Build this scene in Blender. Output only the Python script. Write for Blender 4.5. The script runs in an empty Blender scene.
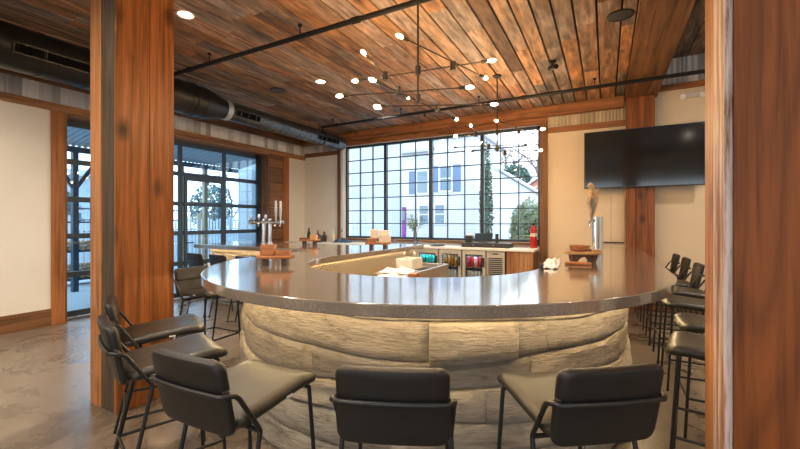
import bpy, bmesh, math, random
from mathutils import Vector, Matrix, noise

random.seed(11)
SC = bpy.context.scene
COL = SC.collection
PI = math.pi

# ------------------------------------------------------------------ camera
YAW = math.atan(206 / 385.0)
cam_d = bpy.data.cameras.new('camera')
cam_d.sensor_width = 36.0
cam_d.sensor_fit = 'HORIZONTAL'
cam_d.lens = 36.0 * 385.0 / 800.0
cam_d.shift_y = -3.5 / 800.0
cam_d.clip_start = 0.02
cam_d.clip_end = 200
cam = bpy.data.objects.new('camera', cam_d)
COL.objects.link(cam)
cam.location = (0, 0, 1.47)
cam.rotation_euler = (PI / 2, 0, YAW)
SC.camera = cam

# ------------------------------------------------------------------ world, exposure
W = bpy.data.worlds.new('overcast_sky')
SC.world = W
W.use_nodes = True
wn = W.node_tree
bg = wn.nodes['Background']
wtc = wn.nodes.new('ShaderNodeTexCoord')
wsep = wn.nodes.new('ShaderNodeSeparateXYZ')
wramp = wn.nodes.new('ShaderNodeValToRGB')
wramp.color_ramp.elements[0].position = 0.0
wramp.color_ramp.elements[0].color = (0.90, 0.96, 1.0, 1)
wramp.color_ramp.elements[1].position = 0.6
wramp.color_ramp.elements[1].color = (0.74, 0.88, 1.0, 1)
wn.links.new(wtc.outputs['Generated'], wsep.inputs[0])
wn.links.new(wsep.outputs['Z'], wramp.inputs[0])
wn.links.new(wramp.outputs[0], bg.inputs['Color'])
bg.inputs['Strength'].default_value = 2.8

SC.view_settings.view_transform = 'Standard'
SC.view_settings.look = 'None'
SC.view_settings.exposure = 0.75
SC.view_settings.gamma = 1.0
SC.view_settings.use_curve_mapping = False
SC.cycles.use_denoising = True
SC.cycles.max_bounces = 10
SC.cycles.diffuse_bounces = 5
SC.cycles.glossy_bounces = 4
SC.cycles.transparent_max_bounces = 16
SC.cycles.sample_clamp_indirect = 6.0
SC.cycles.caustics_reflective = False
SC.cycles.caustics_refractive = False

WALLX = -6.90        # left wall plane
WALLY = 7.63         # window wall plane
CEIL = 3.58


def portal(name, loc, rot, sx, sy):
    d = bpy.data.lights.new(name, 'AREA')
    d.shape = 'RECTANGLE'
    d.size = sx
    d.size_y = sy
    d.cycles.is_portal = True
    o = bpy.data.objects.new(name, d)
    COL.objects.link(o)
    o.location = loc
    o.rotation_euler = rot


portal('daylight_portal', (-3.34, WALLY + 0.30, 2.16), (-PI / 2, 0, 0), 4.5, 2.2)
portal('daylight_portal', (WALLX - 0.55, 4.5, 1.5), (0, -PI / 2, 0), 3.0, 3.9)
portal('daylight_portal', (1.2, -3.45, 1.9), (PI / 2, 0, 0), 5.0, 2.4)  # portal in the added rear window

# ------------------------------------------------------------------ materials
MATS = {}


def new_mat(name):
    m = bpy.data.materials.new(name)
    m.use_nodes = True
    nt = m.node_tree
    return m, nt, nt.nodes['Principled BSDF']


def nd(nt, t, **kw):
    n = nt.nodes.new(t)
    for k, v in kw.items():
        setattr(n, k, v)
    return n


def rgba(c):
    return (c[0], c[1], c[2], 1.0)


def ramp(nt, stops):
    r = nd(nt, 'ShaderNodeValToRGB')
    els = r.color_ramp.elements
    while len(els) < len(stops):
        els.new(0.5)
    for e, (p, c) in zip(els, stops):
        e.position = p
        e.color = rgba(c)
    return r


def plain(name, col, rough=0.5, metal=0.0, var=0.0, vscale=8.0, bump=0.0, bscale=60.0, spec=0.5, coat=0.0):
    m, nt, b = new_mat(name)
    b.inputs['Base Color'].default_value = rgba(col)
    b.inputs['Roughness'].default_value = rough
    b.inputs['Metallic'].default_value = metal
    b.inputs['Specular IOR Level'].default_value = spec
    b.inputs['Coat Weight'].default_value = coat
    tc = nd(nt, 'ShaderNodeTexCoord')
    if var > 0:
        n = nd(nt, 'ShaderNodeTexNoise')
        n.inputs['Scale'].default_value = vscale
        n.inputs['Detail'].default_value = 6
        nt.links.new(tc.outputs['Object'], n.inputs['Vector'])
        r = ramp(nt, [(0.3, [c * (1 - var) for c in col]), (0.7, [min(1, c * (1 + var)) for c in col])])
        nt.links.new(n.outputs['Fac'], r.inputs[0])
        nt.links.new(r.outputs[0], b.inputs['Base Color'])
    if bump > 0:
        n = nd(nt, 'ShaderNodeTexNoise')
        n.inputs['Scale'].default_value = bscale
        n.inputs['Detail'].default_value = 5
        nt.links.new(tc.outputs['Object'], n.inputs['Vector'])
        bp = nd(nt, 'ShaderNodeBump')
        bp.inputs['Strength'].default_value = bump
        bp.inputs['Distance'].default_value = 0.01
        nt.links.new(n.outputs['Fac'], bp.inputs['Height'])
        nt.links.new(bp.outputs[0], b.inputs['Normal'])
    MATS[name] = m
    return m


def emit(name, col, s):
    m, nt, b = new_mat(name)
    b.inputs['Base Color'].default_value = rgba(col)
    b.inputs['Emission Color'].default_value = rgba(col)
    b.inputs['Emission Strength'].default_value = s
    MATS[name] = m
    return m


def wood(name, tints, axis='Z', rough=0.5, grain=22.0, along=0.9, contrast=0.45, knots=0.0, bump=0.25, rings=0.0,
         coat=0.0, streak=None):
    """tints: ramp over the per-board random value; grain noise multiplies it; axis = grain direction."""
    m, nt, b = new_mat(name)
    L = nt.links.new
    tc = nd(nt, 'ShaderNodeTexCoord')
    geo = nd(nt, 'ShaderNodeNewGeometry')
    off = nd(nt, 'ShaderNodeMath', operation='MULTIPLY')
    off.inputs[1].default_value = 41.7
    L(geo.outputs['Random Per Island'], off.inputs[0])
    addv = nd(nt, 'ShaderNodeVectorMath', operation='ADD')
    comb = nd(nt, 'ShaderNodeCombineXYZ')
    for i in range(3):
        L(off.outputs[0], comb.inputs[i])
    L(tc.outputs['Object'], addv.inputs[0])
    L(comb.outputs[0], addv.inputs[1])
    mp = nd(nt, 'ShaderNodeMapping')
    sc = [grain, grain, grain]
    sc['XYZ'.index(axis)] = along
    mp.inputs['Scale'].default_value = sc
    L(addv.outputs[0], mp.inputs['Vector'])
    n1 = nd(nt, 'ShaderNodeTexNoise')
    n1.inputs['Scale'].default_value = 1.0
    n1.inputs['Detail'].default_value = 9
    n1.inputs['Roughness'].default_value = 0.62
    n1.inputs['Distortion'].default_value = 0.5
    L(mp.outputs[0], n1.inputs['Vector'])
    mp2 = nd(nt, 'ShaderNodeMapping')
    sc2 = [5.0, 5.0, 5.0]
    sc2['XYZ'.index(axis)] = 1.3
    mp2.inputs['Scale'].default_value = sc2
    L(addv.outputs[0], mp2.inputs['Vector'])
    n2 = nd(nt, 'ShaderNodeTexNoise')
    n2.inputs['Scale'].default_value = 1.0
    n2.inputs['Detail'].default_value = 5
    L(mp2.outputs[0], n2.inputs['Vector'])
    tr = ramp(nt, tints)
    tr.color_ramp.interpolation = 'LINEAR'
    # small within-board drift of the tint
    drift = nd(nt, 'ShaderNodeMath', operation='MULTIPLY_ADD')
    drift.inputs[1].default_value = 0.22
    L(n2.outputs['Fac'], drift.inputs[0])
    sub = nd(nt, 'ShaderNodeMath', operation='SUBTRACT')
    L(geo.outputs['Random Per Island'], sub.inputs[0])
    sub.inputs[1].default_value = 0.11
    L(sub.outputs[0], drift.inputs[2])
    L(drift.outputs[0], tr.inputs[0])
    lo = 1 - contrast
    gr = ramp(nt, [(0.33, (lo * 0.7, lo * 0.66, lo * 0.62)), (0.5, (lo + .25, lo + .24, lo + .23)), (0.68, (1.15, 1.12, 1.1))])
    L(n1.outputs['Fac'], gr.inputs[0])
    mul = nd(nt, 'ShaderNodeMix', data_type='RGBA', blend_type='MULTIPLY')
    mul.inputs['Factor'].default_value = 1.0
    L(tr.outputs[0], mul.inputs[6])
    L(gr.outputs[0], mul.inputs[7])
    out = mul.outputs[2]
    height = n1.outputs['Fac']
    if rings > 0:
        mp3 = nd(nt, 'ShaderNodeMapping')
        sc3 = [7.0, 7.0, 7.0]
        sc3['XYZ'.index(axis)] = 0.75
        mp3.inputs['Scale'].default_value = sc3
        L(addv.outputs[0], mp3.inputs['Vector'])
        n3 = nd(nt, 'ShaderNodeTexNoise')
        n3.inputs['Scale'].default_value = 0.55
        n3.inputs['Detail'].default_value = 1.5
        L(mp3.outputs[0], n3.inputs['Vector'])
        ma = nd(nt, 'ShaderNodeMath', operation='MULTIPLY')
        ma.inputs[1].default_value = 46.0
        L(n3.outputs['Fac'], ma.inputs[0])
        sn = nd(nt, 'ShaderNodeMath', operation='SINE')
        L(ma.outputs[0], sn.inputs[0])
        rr = ramp(nt, [(0.0, (1 - rings, 1 - rings, 1 - rings)), (0.35, (0.95, 0.95, 0.95)), (1.0, (1.06, 1.06, 1.06))])
        mr = nd(nt, 'ShaderNodeMapRange')
        mr.inputs['From Min'].default_value = -1
        L(sn.outputs[0], mr.inputs['Value'])
        L(mr.outputs[0], rr.inputs[0])
        m2 = nd(nt, 'ShaderNodeMix', data_type='RGBA', blend_type='MULTIPLY')
        m2.inputs['Factor'].default_value = 1.0
        L(out, m2.inputs[6])
        L(rr.outputs[0], m2.inputs[7])
        out = m2.outputs[2]
    if knots > 0:
        mp4 = nd(nt, 'ShaderNodeMapping')
        sc4 = [5.0, 5.0, 5.0]
        sc4['XYZ'.index(axis)] = 2.8
        mp4.inputs['Scale'].default_value = sc4
        L(addv.outputs[0], mp4.inputs['Vector'])
        nw = nd(nt, 'ShaderNodeTexNoise')
        nw.inputs['Scale'].default_value = 5.0
        L(mp4.outputs[0], nw.inputs['Vector'])
        mxv = nd(nt, 'ShaderNodeMix', data_type='VECTOR')
        mxv.inputs['Factor'].default_value = 0.09
        L(mp4.outputs[0], mxv.inputs[4])
        L(nw.outputs['Color'], mxv.inputs[5])
        vo = nd(nt, 'ShaderNodeTexVoronoi')
        vo.inputs['Scale'].default_value = 1.0
        L(mxv.outputs[1], vo.inputs['Vector'])
        kr = ramp(nt, [(0.06, (1 - knots,) * 3), (0.15, (1 - knots * 0.6,) * 3), (0.30, (1, 1, 1))])
        L(vo.outputs['Distance'], kr.inputs[0])
        m3 = nd(nt, 'ShaderNodeMix', data_type='RGBA', blend_type='MULTIPLY')
        m3.inputs['Factor'].default_value = 1.0
        L(out, m3.inputs[6])
        L(kr.outputs[0], m3.inputs[7])
        out = m3.outputs[2]
    if streak:
        scol, amount = streak
        mp5 = nd(nt, 'ShaderNodeMapping')
        sc5 = [16.0, 16.0, 16.0]
        sc5['XYZ'.index(axis)] = 1.0
        mp5.inputs['Scale'].default_value = sc5
        L(addv.outputs[0], mp5.inputs['Vector'])
        n5 = nd(nt, 'ShaderNodeTexNoise')
        n5.inputs['Scale'].default_value = 1.3
        n5.inputs['Detail'].default_value = 10
        n5.inputs['Roughness'].default_value = 0.7
        L(mp5.outputs[0], n5.inputs['Vector'])
        sr = ramp(nt, [(0.5 - 0.12 * amount, (0, 0, 0)), (0.62 - 0.1 * amount, (1, 1, 1))])
        L(n5.outputs['Fac'], sr.inputs[0])
        m5 = nd(nt, 'ShaderNodeMix', data_type='RGBA')
        L(sr.outputs[0], m5.inputs['Factor'])
        L(out, m5.inputs[6])
        m5.inputs[7].default_value = rgba(scol)
        out = m5.outputs[2]
    L(out, b.inputs['Base Color'])
    b.inputs['Roughness'].default_value = rough
    b.inputs['Coat Weight'].default_value = coat
    b.inputs['Specular IOR Level'].default_value = 0.3
    bp = nd(nt, 'ShaderNodeBump')
    bp.inputs['Strength'].default_value = bump
    bp.inputs['Distance'].default_value = 0.006
    L(height, bp.inputs['Height'])
    L(bp.outputs[0], b.inputs['Normal'])
    MATS[name] = m
    return m


def glass_mat(name, tint=(0.95, 0.98, 1.0), refl=0.08):
    m = bpy.data.materials.new(name)
    m.use_nodes = True
    nt = m.node_tree
    nt.nodes.remove(nt.nodes['Principled BSDF'])
    out = nt.nodes['Material Output']
    t = nd(nt, 'ShaderNodeBsdfTransparent')
    t.inputs['Color'].default_value = rgba(tint)
    g = nd(nt, 'ShaderNodeBsdfGlossy')
    g.inputs['Roughness'].default_value = 0.02
    mx = nd(nt, 'ShaderNodeMixShader')
    lw = nd(nt, 'ShaderNodeLayerWeight')
    lw.inputs['Blend'].default_value = 0.2
    ml = nd(nt, 'ShaderNodeMath', operation='MULTIPLY_ADD')
    ml.inputs[1].default_value = 0.5
    ml.inputs[2].default_value = refl * 0.5
    nt.links.new(lw.outputs['Fresnel'], ml.inputs[0])
    nt.links.new(ml.outputs[0], mx.inputs[0])
    nt.links.new(t.outputs[0], mx.inputs[1])
    nt.links.new(g.outputs[0], mx.inputs[2])
    nt.links.new(mx.outputs[0], out.inputs['Surface'])
    MATS[name] = m
    return m


def stone_top(name):
    """speckled grey-brown polished engineered stone"""
    m, nt, b = new_mat(name)
    L = nt.links.new
    tc = nd(nt, 'ShaderNodeTexCoord')
    v = nd(nt, 'ShaderNodeTexVoronoi')
    v.inputs['Scale'].default_value = 380
    L(tc.outputs['Object'], v.inputs['Vector'])
    r = ramp(nt, [(0.0, (0.12, 0.092, 0.072)), (0.45, (0.175, 0.14, 0.112)), (0.8, (0.215, 0.175, 0.143)), (1.0, (0.34, 0.29, 0.24))])
    sp = nd(nt, 'ShaderNodeSeparateColor')
    L(v.outputs['Color'], sp.inputs[0])
    L(sp.outputs[0], r.inputs[0])
    n = nd(nt, 'ShaderNodeTexNoise')
    n.inputs['Scale'].default_value = 2.2
    n.inputs['Detail'].default_value = 6
    L(tc.outputs['Object'], n.inputs['Vector'])
    r2 = ramp(nt, [(0.3, (0.9, 0.9, 0.9)), (0.7, (1.08, 1.08, 1.08))])
    L(n.outputs['Fac'], r2.inputs[0])
    mu = nd(nt, 'ShaderNodeMix', data_type='RGBA', blend_type='MULTIPLY')
    mu.inputs['Factor'].default_value = 1
    L(r.outputs[0], mu.inputs[6])
    L(r2.outputs[0], mu.inputs[7])
    L(mu.outputs[2], b.inputs['Base Color'])
    b.inputs['Roughness'].default_value = 0.13
    b.inputs['Specular IOR Level'].default_value = 0.8
    b.inputs['Coat Weight'].default_value = 1.0
    b.inputs['Coat Roughness'].default_value = 0.10
    b.inputs['Coat IOR'].default_value = 1.6
    MATS[name] = m


def concrete_floor(name):
    m, nt, b = new_mat(name)
    L = nt.links.new
    tc = nd(nt, 'ShaderNodeTexCoord')
    n = nd(nt, 'ShaderNodeTexNoise')
    n.inputs['Scale'].default_value = 1.6
    n.inputs['Detail'].default_value = 10
    n.inputs['Roughness'].default_value = 0.65
    n.inputs['Distortion'].default_value = 1.2
    L(tc.outputs['Object'], n.inputs['Vector'])
    r = ramp(nt, [(0.25, (0.075, 0.055, 0.04)), (0.45, (0.14, 0.108, 0.082)), (0.6, (0.19, 0.15, 0.118)), (0.78, (0.27, 0.222, 0.18))])
    L(n.outputs['Fac'], r.inputs[0])
    # hairline veins
    n2 = nd(nt, 'ShaderNodeTexNoise')
    n2.inputs['Scale'].default_value = 2.6
    n2.inputs['Detail'].default_value = 4
    n2.inputs['Distortion'].default_value = 1.6
    L(tc.outputs['Object'], n2.inputs['Vector'])
    r2 = ramp(nt, [(0.485, (1, 1, 1)), (0.5, (0.70, 0.67, 0.64)), (0.515, (1, 1, 1))])
    L(n2.outputs['Fac'], r2.inputs[0])
    mu = nd(nt, 'ShaderNodeMix', data_type='RGBA', blend_type='MULTIPLY')
    mu.inputs['Factor'].default_value = 0.8
    L(r.outputs[0], mu.inputs[6])
    L(r2.outputs[0], mu.inputs[7])
    # sawn control joints
    br = nd(nt, 'ShaderNodeTexBrick')
    br.offset = 0.0
    br.inputs['Scale'].default_value = 1.0
    br.inputs['Mortar Size'].default_value = 0.004
    br.inputs['Brick Width'].default_value = 3.0
    br.inputs['Row Height'].default_value = 2.6
    br.inputs['Color1'].default_value = (1, 1, 1, 1)
    br.inputs['Color2'].default_value = (1, 1, 1, 1)
    br.inputs['Mortar'].default_value = (0.45, 0.43, 0.4, 1)
    L(tc.outputs['Object'], br.inputs['Vector'])
    mu2 = nd(nt, 'ShaderNodeMix', data_type='RGBA', blend_type='MULTIPLY')
    mu2.inputs['Factor'].default_value = 1
    L(mu.outputs[2], mu2.inputs[6])
    L(br.outputs[0], mu2.inputs[7])
    L(mu2.outputs[2], b.inputs['Base Color'])
    rr = ramp(nt, [(0.3, (0.22,) * 3), (0.7, (0.36,) * 3)])
    L(n.outputs['Fac'], rr.inputs[0])
    L(rr.outputs[0], b.inputs['Roughness'])
    MATS[name] = m


def stone_clad(name):
    m, nt, b = new_mat(name)
    L = nt.links.new
    tc = nd(nt, 'ShaderNodeTexCoord')
    geo = nd(nt, 'ShaderNodeNewGeometry')
    mp = nd(nt, 'ShaderNodeMapping')
    mp.inputs['Scale'].default_value = (4, 4, 16)
    L(tc.outputs['Object'], mp.inputs['Vector'])
    n = nd(nt, 'ShaderNodeTexNoise')
    n.inputs['Scale'].default_value = 1.6
    n.inputs['Detail'].default_value = 10
    n.inputs['Roughness'].default_value = 0.68
    n.inputs['Distortion'].default_value = 0.6
    L(mp.outputs[0], n.inputs['Vector'])
    r = ramp(nt, [(0.28, (0.19, 0.155, 0.115)), (0.43, (0.38, 0.33, 0.265)), (0.60, (0.48, 0.43, 0.355)), (0.8, (0.58, 0.54, 0.46))])
    L(n.outputs['Fac'], r.inputs[0])
    r2 = ramp(nt, [(0.0, (0.82, 0.82, 0.84)), (1.0, (1.06, 1.04, 1.0))])
    L(geo.outputs['Random Per Island'], r2.inputs[0])
    mu = nd(nt, 'ShaderNodeMix', data_type='RGBA', blend_type='MULTIPLY')
    mu.inputs['Factor'].default_value = 1
    L(r.outputs[0], mu.inputs[6])
    L(r2.outputs[0], mu.inputs[7])
    L(mu.outputs[2], b.inputs['Base Color'])
    b.inputs['Roughness'].default_value = 0.85
    mpb = nd(nt, 'ShaderNodeMapping')
    mpb.inputs['Scale'].default_value = (9, 9, 44)
    L(tc.outputs['Object'], mpb.inputs['Vector'])
    nb = nd(nt, 'ShaderNodeTexNoise')
    nb.inputs['Scale'].default_value = 2.0
    nb.inputs['Detail'].default_value = 8
    nb.inputs['Roughness'].default_value = 0.7
    L(mpb.outputs[0], nb.inputs['Vector'])
    bp = nd(nt, 'ShaderNodeBump')
    bp.inputs['Strength'].default_value = 1.0
    bp.inputs['Distance'].default_value = 0.025
    L(nb.outputs['Fac'], bp.inputs['Height'])
    L(bp.outputs[0], b.inputs['Normal'])
    MATS[name] = m


def island_tone(name, stops, rough=0.4, metal=0.8, spec=0.5):
    """metal or wood strips whose tone changes sheet by sheet"""
    m, nt, b = new_mat(name)
    geo = nd(nt, 'ShaderNodeNewGeometry')
    r = ramp(nt, stops)
    nt.links.new(geo.outputs['Random Per Island'], r.inputs[0])
    nt.links.new(r.outputs[0], b.inputs['Base Color'])
    b.inputs['Roughness'].default_value = rough
    b.inputs['Metallic'].default_value = metal
    MATS[name] = m


def quilted(name):
    m, nt, b = new_mat(name)
    L = nt.links.new
    tc = nd(nt, 'ShaderNodeTexCoord')
    w1 = nd(nt, 'ShaderNodeTexWave', wave_type='BANDS', bands_direction='DIAGONAL')
    w1.inputs['Scale'].default_value = 13
    w2 = nd(nt, 'ShaderNodeTexWave', wave_type='BANDS', bands_direction='DIAGONAL')
    w2.inputs['Scale'].default_value = 13
    mp = nd(nt, 'ShaderNodeMapping')
    mp.inputs['Scale'].default_value = (1, 1, -1)
    L(tc.outputs['Object'], w1.inputs['Vector'])
    L(tc.outputs['Object'], mp.inputs['Vector'])
    L(mp.outputs[0], w2.inputs['Vector'])
    mi = nd(nt, 'ShaderNodeMath', operation='MINIMUM')
    L(w1.outputs['Fac'], mi.inputs[0])
    L(w2.outputs['Fac'], mi.inputs[1])
    bp = nd(nt, 'ShaderNodeBump')
    bp.inputs['Strength'].default_value = 0.8
    bp.inputs['Distance'].default_value = 0.02
    L(mi.outputs[0], bp.inputs['Height'])
    L(bp.outputs[0], b.inputs['Normal'])
    b.inputs['Base Color'].default_value = (0.55, 0.45, 0.30, 1)
    b.inputs['Metallic'].default_value = 0.55
    b.inputs['Roughness'].default_value = 0.4
    MATS[name] = m


def siding(name, col, pitch, axis='Z', rough=0.7):
    m, nt, b = new_mat(name)
    L = nt.links.new
    tc = nd(nt, 'ShaderNodeTexCoord')
    sp = nd(nt, 'ShaderNodeSeparateXYZ')
    L(tc.outputs['Object'], sp.inputs[0])
    ml = nd(nt, 'ShaderNodeMath', operation='MULTIPLY')
    ml.inputs[1].default_value = 1.0 / pitch
    L(sp.outputs[axis], ml.inputs[0])
    fr = nd(nt, 'ShaderNodeMath', operation='FRACT')
    L(ml.outputs[0], fr.inputs[0])
    r = ramp(nt, [(0.0, [c * 0.72 for c in col]), (0.10, [c * 0.8 for c in col]), (0.16, col), (1.0, col)])
    L(fr.outputs[0], r.inputs[0])
    L(r.outputs[0], b.inputs['Base Color'])
    b.inputs['Roughness'].default_value = rough
    bp = nd(nt, 'ShaderNodeBump')
    bp.inputs['Strength'].default_value = 0.5
    bp.inputs['Distance'].default_value = 0.03
    L(fr.outputs[0], bp.inputs['Height'])
    L(bp.outputs[0], b.inputs['Normal'])
    MATS[name] = m


ORANGE = [(0.0, (0.26, 0.085, 0.022)), (0.5, (0.37, 0.13, 0.034)), (1.0, (0.44, 0.17, 0.05))]
RECLAIM = [(0.0, (0.12, 0.07, 0.045)), (0.12, (0.40, 0.21, 0.11)), (0.22, (0.24, 0.20, 0.185)), (0.34, (0.52, 0.29, 0.155)),
           (0.45, (0.26, 0.145, 0.085)), (0.54, (0.47, 0.37, 0.33)), (0.64, (0.56, 0.27, 0.12)), (0.74, (0.17, 0.105, 0.07)),
           (0.83, (0.36, 0.30, 0.285)), (0.91, (0.50, 0.33, 0.22)), (1.0, (0.20, 0.165, 0.15))]
BROWN = [(0.0, (0.17, 0.085, 0.04)), (0.5, (0.25, 0.12, 0.055)), (1.0, (0.34, 0.165, 0.075))]
wood('post_wood', ORANGE, 'Z', 0.42, 24, 1.0, 0.58, knots=0.88, bump=0.3, coat=0.0)
wood('post_wood_smooth', [(0.0, (0.185, 0.052, 0.010)), (1.0, (0.26, 0.078, 0.016))], 'Z', 0.6, 22, 0.7, 0.26, rings=0.26, bump=0.12, coat=0.0)
wood('post_wood_pale', [(0.0, (0.40, 0.17, 0.065)), (1.0, (0.52, 0.24, 0.10))], 'Z', 0.5, 30, 1.0, 0.4, knots=0.4, bump=0.4)
wood('post_wood_dark', [(0.0, (0.085, 0.06, 0.042)), (1.0, (0.13, 0.09, 0.06))], 'Z', 0.75, 30, 1.1, 0.5, bump=0.6)
wood('post_wood_worn', [(0.0, (0.30, 0.12, 0.045)), (1.0, (0.42, 0.18, 0.07))], 'Z', 0.5, 30, 1.0, 0.45, bump=0.5,
     streak=((0.55, 0.47, 0.45), 0.65))
wood('ceiling_wood', RECLAIM, 'Y', 0.62, 16, 2.2, 0.62, knots=0.45, bump=0.4)
wood('beam_wood_y', BROWN, 'Y', 0.6, 18, 0.9, 0.5, bump=0.35)
wood('beam_wood_x', [(0.0, (0.30, 0.12, 0.045)), (1.0, (0.42, 0.18, 0.07))], 'X', 0.55, 18, 0.9, 0.45, knots=0.4, bump=0.3)
wood('trim_wood_x', BROWN, 'X', 0.55, 22, 1.0, 0.45, bump=0.3)
wood('trim_wood_y', BROWN, 'Y', 0.55, 22, 1.0, 0.45, bump=0.3)
wood('trim_wood_z', BROWN, 'Z', 0.55, 22, 1.0, 0.45, bump=0.3)
wood('trim_orange_y', [(0.0, (0.33, 0.16, 0.075)), (1.0, (0.42, 0.21, 0.10))], 'Y', 0.5, 22, 1.0, 0.4, bump=0.3)
wood('trim_orange_z', [(0.0, (0.36, 0.14, 0.05)), (1.0, (0.44, 0.18, 0.065))], 'Z', 0.5, 22, 1.0, 0.4, bump=0.3)
wood('cabinet_wood', [(0.0, (0.34, 0.15, 0.06)), (0.35, (0.52, 0.29, 0.14)), (0.7, (0.30, 0.12, 0.05)), (1.0, (0.58, 0.35, 0.19))],
     'Z', 0.5, 18, 1.0, 0.4, bump=0.25)
wood('caddy_wood', [(0.0, (0.36, 0.14, 0.05)), (1.0, (0.50, 0.22, 0.09))], 'X', 0.45, 40, 6, 0.4, bump=0.2)
wood('caddy_wood_light', [(0.0, (0.50, 0.28, 0.13)), (1.0, (0.60, 0.36, 0.18))], 'X', 0.45, 40, 6, 0.35, bump=0.2)
wood('caddy_wood_dark', [(0.0, (0.11, 0.055, 0.03)), (1.0, (0.17, 0.085, 0.045))], 'Z', 0.55, 40, 6, 0.4, bump=0.2)
plain('ceiling_deck', (0.012, 0.01, 0.009), 0.9)
plain('cream_wall', (0.76, 0.735, 0.685), 0.7, var=0.03, vscale=1.5, bump=0.08, bscale=90)
plain('warm_lit_cream_wall', (0.72, 0.60, 0.44), 0.7, var=0.03, vscale=1.5, bump=0.08, bscale=90)  # cream wall with the warm lamplight put into its colour
concrete_floor('polished_concrete')
stone_top('speckled_stone')
stone_clad('hewn_stone')
quilted('quilted_steel')
island_tone('galvanised', [(0.0, (0.36, 0.37, 0.39)), (0.4, (0.55, 0.56, 0.58)), (0.7, (0.74, 0.75, 0.77)), (1.0, (0.84, 0.85, 0.86))], 0.55, 0.2)
island_tone('galvanised_warm', [(0.0, (0.42, 0.34, 0.24)), (0.5, (0.62, 0.53, 0.38)), (1.0, (0.76, 0.68, 0.52))], 0.5, 0.4)
plain('black_metal', (0.016, 0.016, 0.017), 0.42, 0.3)
plain('black_vinyl', (0.010, 0.009, 0.0085), 0.46, bump=0.12, bscale=220, spec=0.45)
plain('seat_vinyl', (0.022, 0.018, 0.014), 0.40, bump=0.12, bscale=220, spec=0.5)
plain('pipe_iron', (0.008, 0.0075, 0.0075), 0.55, 0.0, spec=0.25)
plain('duct_steel', (0.11, 0.115, 0.12), 0.34, 0.8, var=0.15, vscale=3)
plain('duct_black', (0.012, 0.0125, 0.013), 0.36, 0.25, var=0.15, vscale=3)
plain('duct_band', (0.42, 0.50, 0.56), 0.4, 0.4)
plain('door_frame', (0.03, 0.05, 0.075), 0.45, 0.2)
plain('window_frame', (0.03, 0.045, 0.065), 0.45, 0.2)
plain('steel', (0.62, 0.60, 0.56), 0.32, 0.9)
plain('steel_panel', (0.62, 0.59, 0.53), 0.42, 0.35)
plain('chrome', (0.80, 0.80, 0.80), 0.12, 1.0)
plain('brass_dark', (0.035, 0.026, 0.018), 0.45, 0.3)
plain('white_plastic', (0.80, 0.78, 0.74), 0.4)
plain('white_cloth', (0.85, 0.85, 0.86), 0.85, bump=0.2, bscale=150)
plain('white_paper', (0.86, 0.86, 0.84), 0.7)
plain('cream_box', (0.72, 0.64, 0.52), 0.7, var=0.1, vscale=20)
plain('grille_black', (0.003, 0.003, 0.003), 0.7, spec=0.1)
plain('dark_plastic', (0.03, 0.032, 0.036), 0.4)
plain('screen_glass', (0.012, 0.012, 0.013), 0.10, spec=0.7)
plain('pos_screen', (0.03, 0.05, 0.075), 0.12)
plain('blue_cloth', (0.035, 0.09, 0.18), 0.8)
plain('red_paint', (0.42, 0.02, 0.018), 0.3)
plain('amber_glass', (0.22, 0.09, 0.02), 0.1)
plain('green_glass', (0.02, 0.22, 0.13), 0.12)
plain('teal_can', (0.03, 0.42, 0.40), 0.3, 0.3)
plain('red_can', (0.50, 0.03, 0.04), 0.3, 0.3)
plain('pink_label', (0.62, 0.28, 0.33), 0.4)
plain('white_can', (0.72, 0.73, 0.75), 0.3, 0.3)
plain('cooler_inside', (0.45, 0.52, 0.55), 0.5)
plain('leaf', (0.10, 0.17, 0.08), 0.6, var=0.3, vscale=30)
plain('shrub_leaf', (0.16, 0.22, 0.13), 0.7, var=0.4, vscale=6)
plain('ivy_leaf', (0.07, 0.14, 0.10), 0.7, var=0.4, vscale=6)
plain('evergreen', (0.08, 0.15, 0.13), 0.8, var=0.3, vscale=6)
plain('bark', (0.20, 0.18, 0.17), 0.9, var=0.2, vscale=10)
plain('carving_tan', (0.46, 0.30, 0.17), 0.5, var=0.35, vscale=24)
plain('carving_grey', (0.20, 0.19, 0.17), 0.5, var=0.35, vscale=24)
plain('pale_ground', (0.40, 0.42, 0.44), 0.9, var=0.08, vscale=0.6)
plain('asphalt', (0.25, 0.27, 0.29), 0.9, var=0.1, vscale=2)
plain('shutter_blue', (0.13, 0.19, 0.32), 0.6)
plain('purple_door', (0.20, 0.03, 0.26), 0.5)
plain('house_glass', (0.16, 0.24, 0.32), 0.15)
plain('white_trim', (0.66, 0.69, 0.72), 0.6)
plain('roof_grey', (0.42, 0.44, 0.47), 0.85, var=0.1, vscale=4)
plain('roof_red', (0.52, 0.22, 0.17), 0.85, var=0.15, vscale=4)
plain('grey_stucco', (0.34, 0.38, 0.42), 0.85, var=0.1, vscale=2)
plain('patio_wood', (0.40, 0.28, 0.17), 0.7, var=0.2, vscale=10)
siding('white_siding', (0.60, 0.62, 0.64), 0.17)
siding('grey_cladding', (0.42, 0.47, 0.51), 0.22, axis='Y')
glass_mat('clear_glass')
glass_mat('door_glass', (0.74, 0.89, 1.0))
glass_mat('drink_glass', (0.9, 0.93, 0.95), 0.25)
emit('bulb_glow', (1.0, 0.62, 0.28), 520.0)
emit('downlight_glow', (1.0, 0.86, 0.66), 22.0)
emit('led_warm', (1.0, 0.72, 0.38), 27.0)
emit('led_inner', (1.0, 0.74, 0.42), 11.0)
emit('cooler_led', (0.85, 0.97, 1.0), 34.0)


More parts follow.
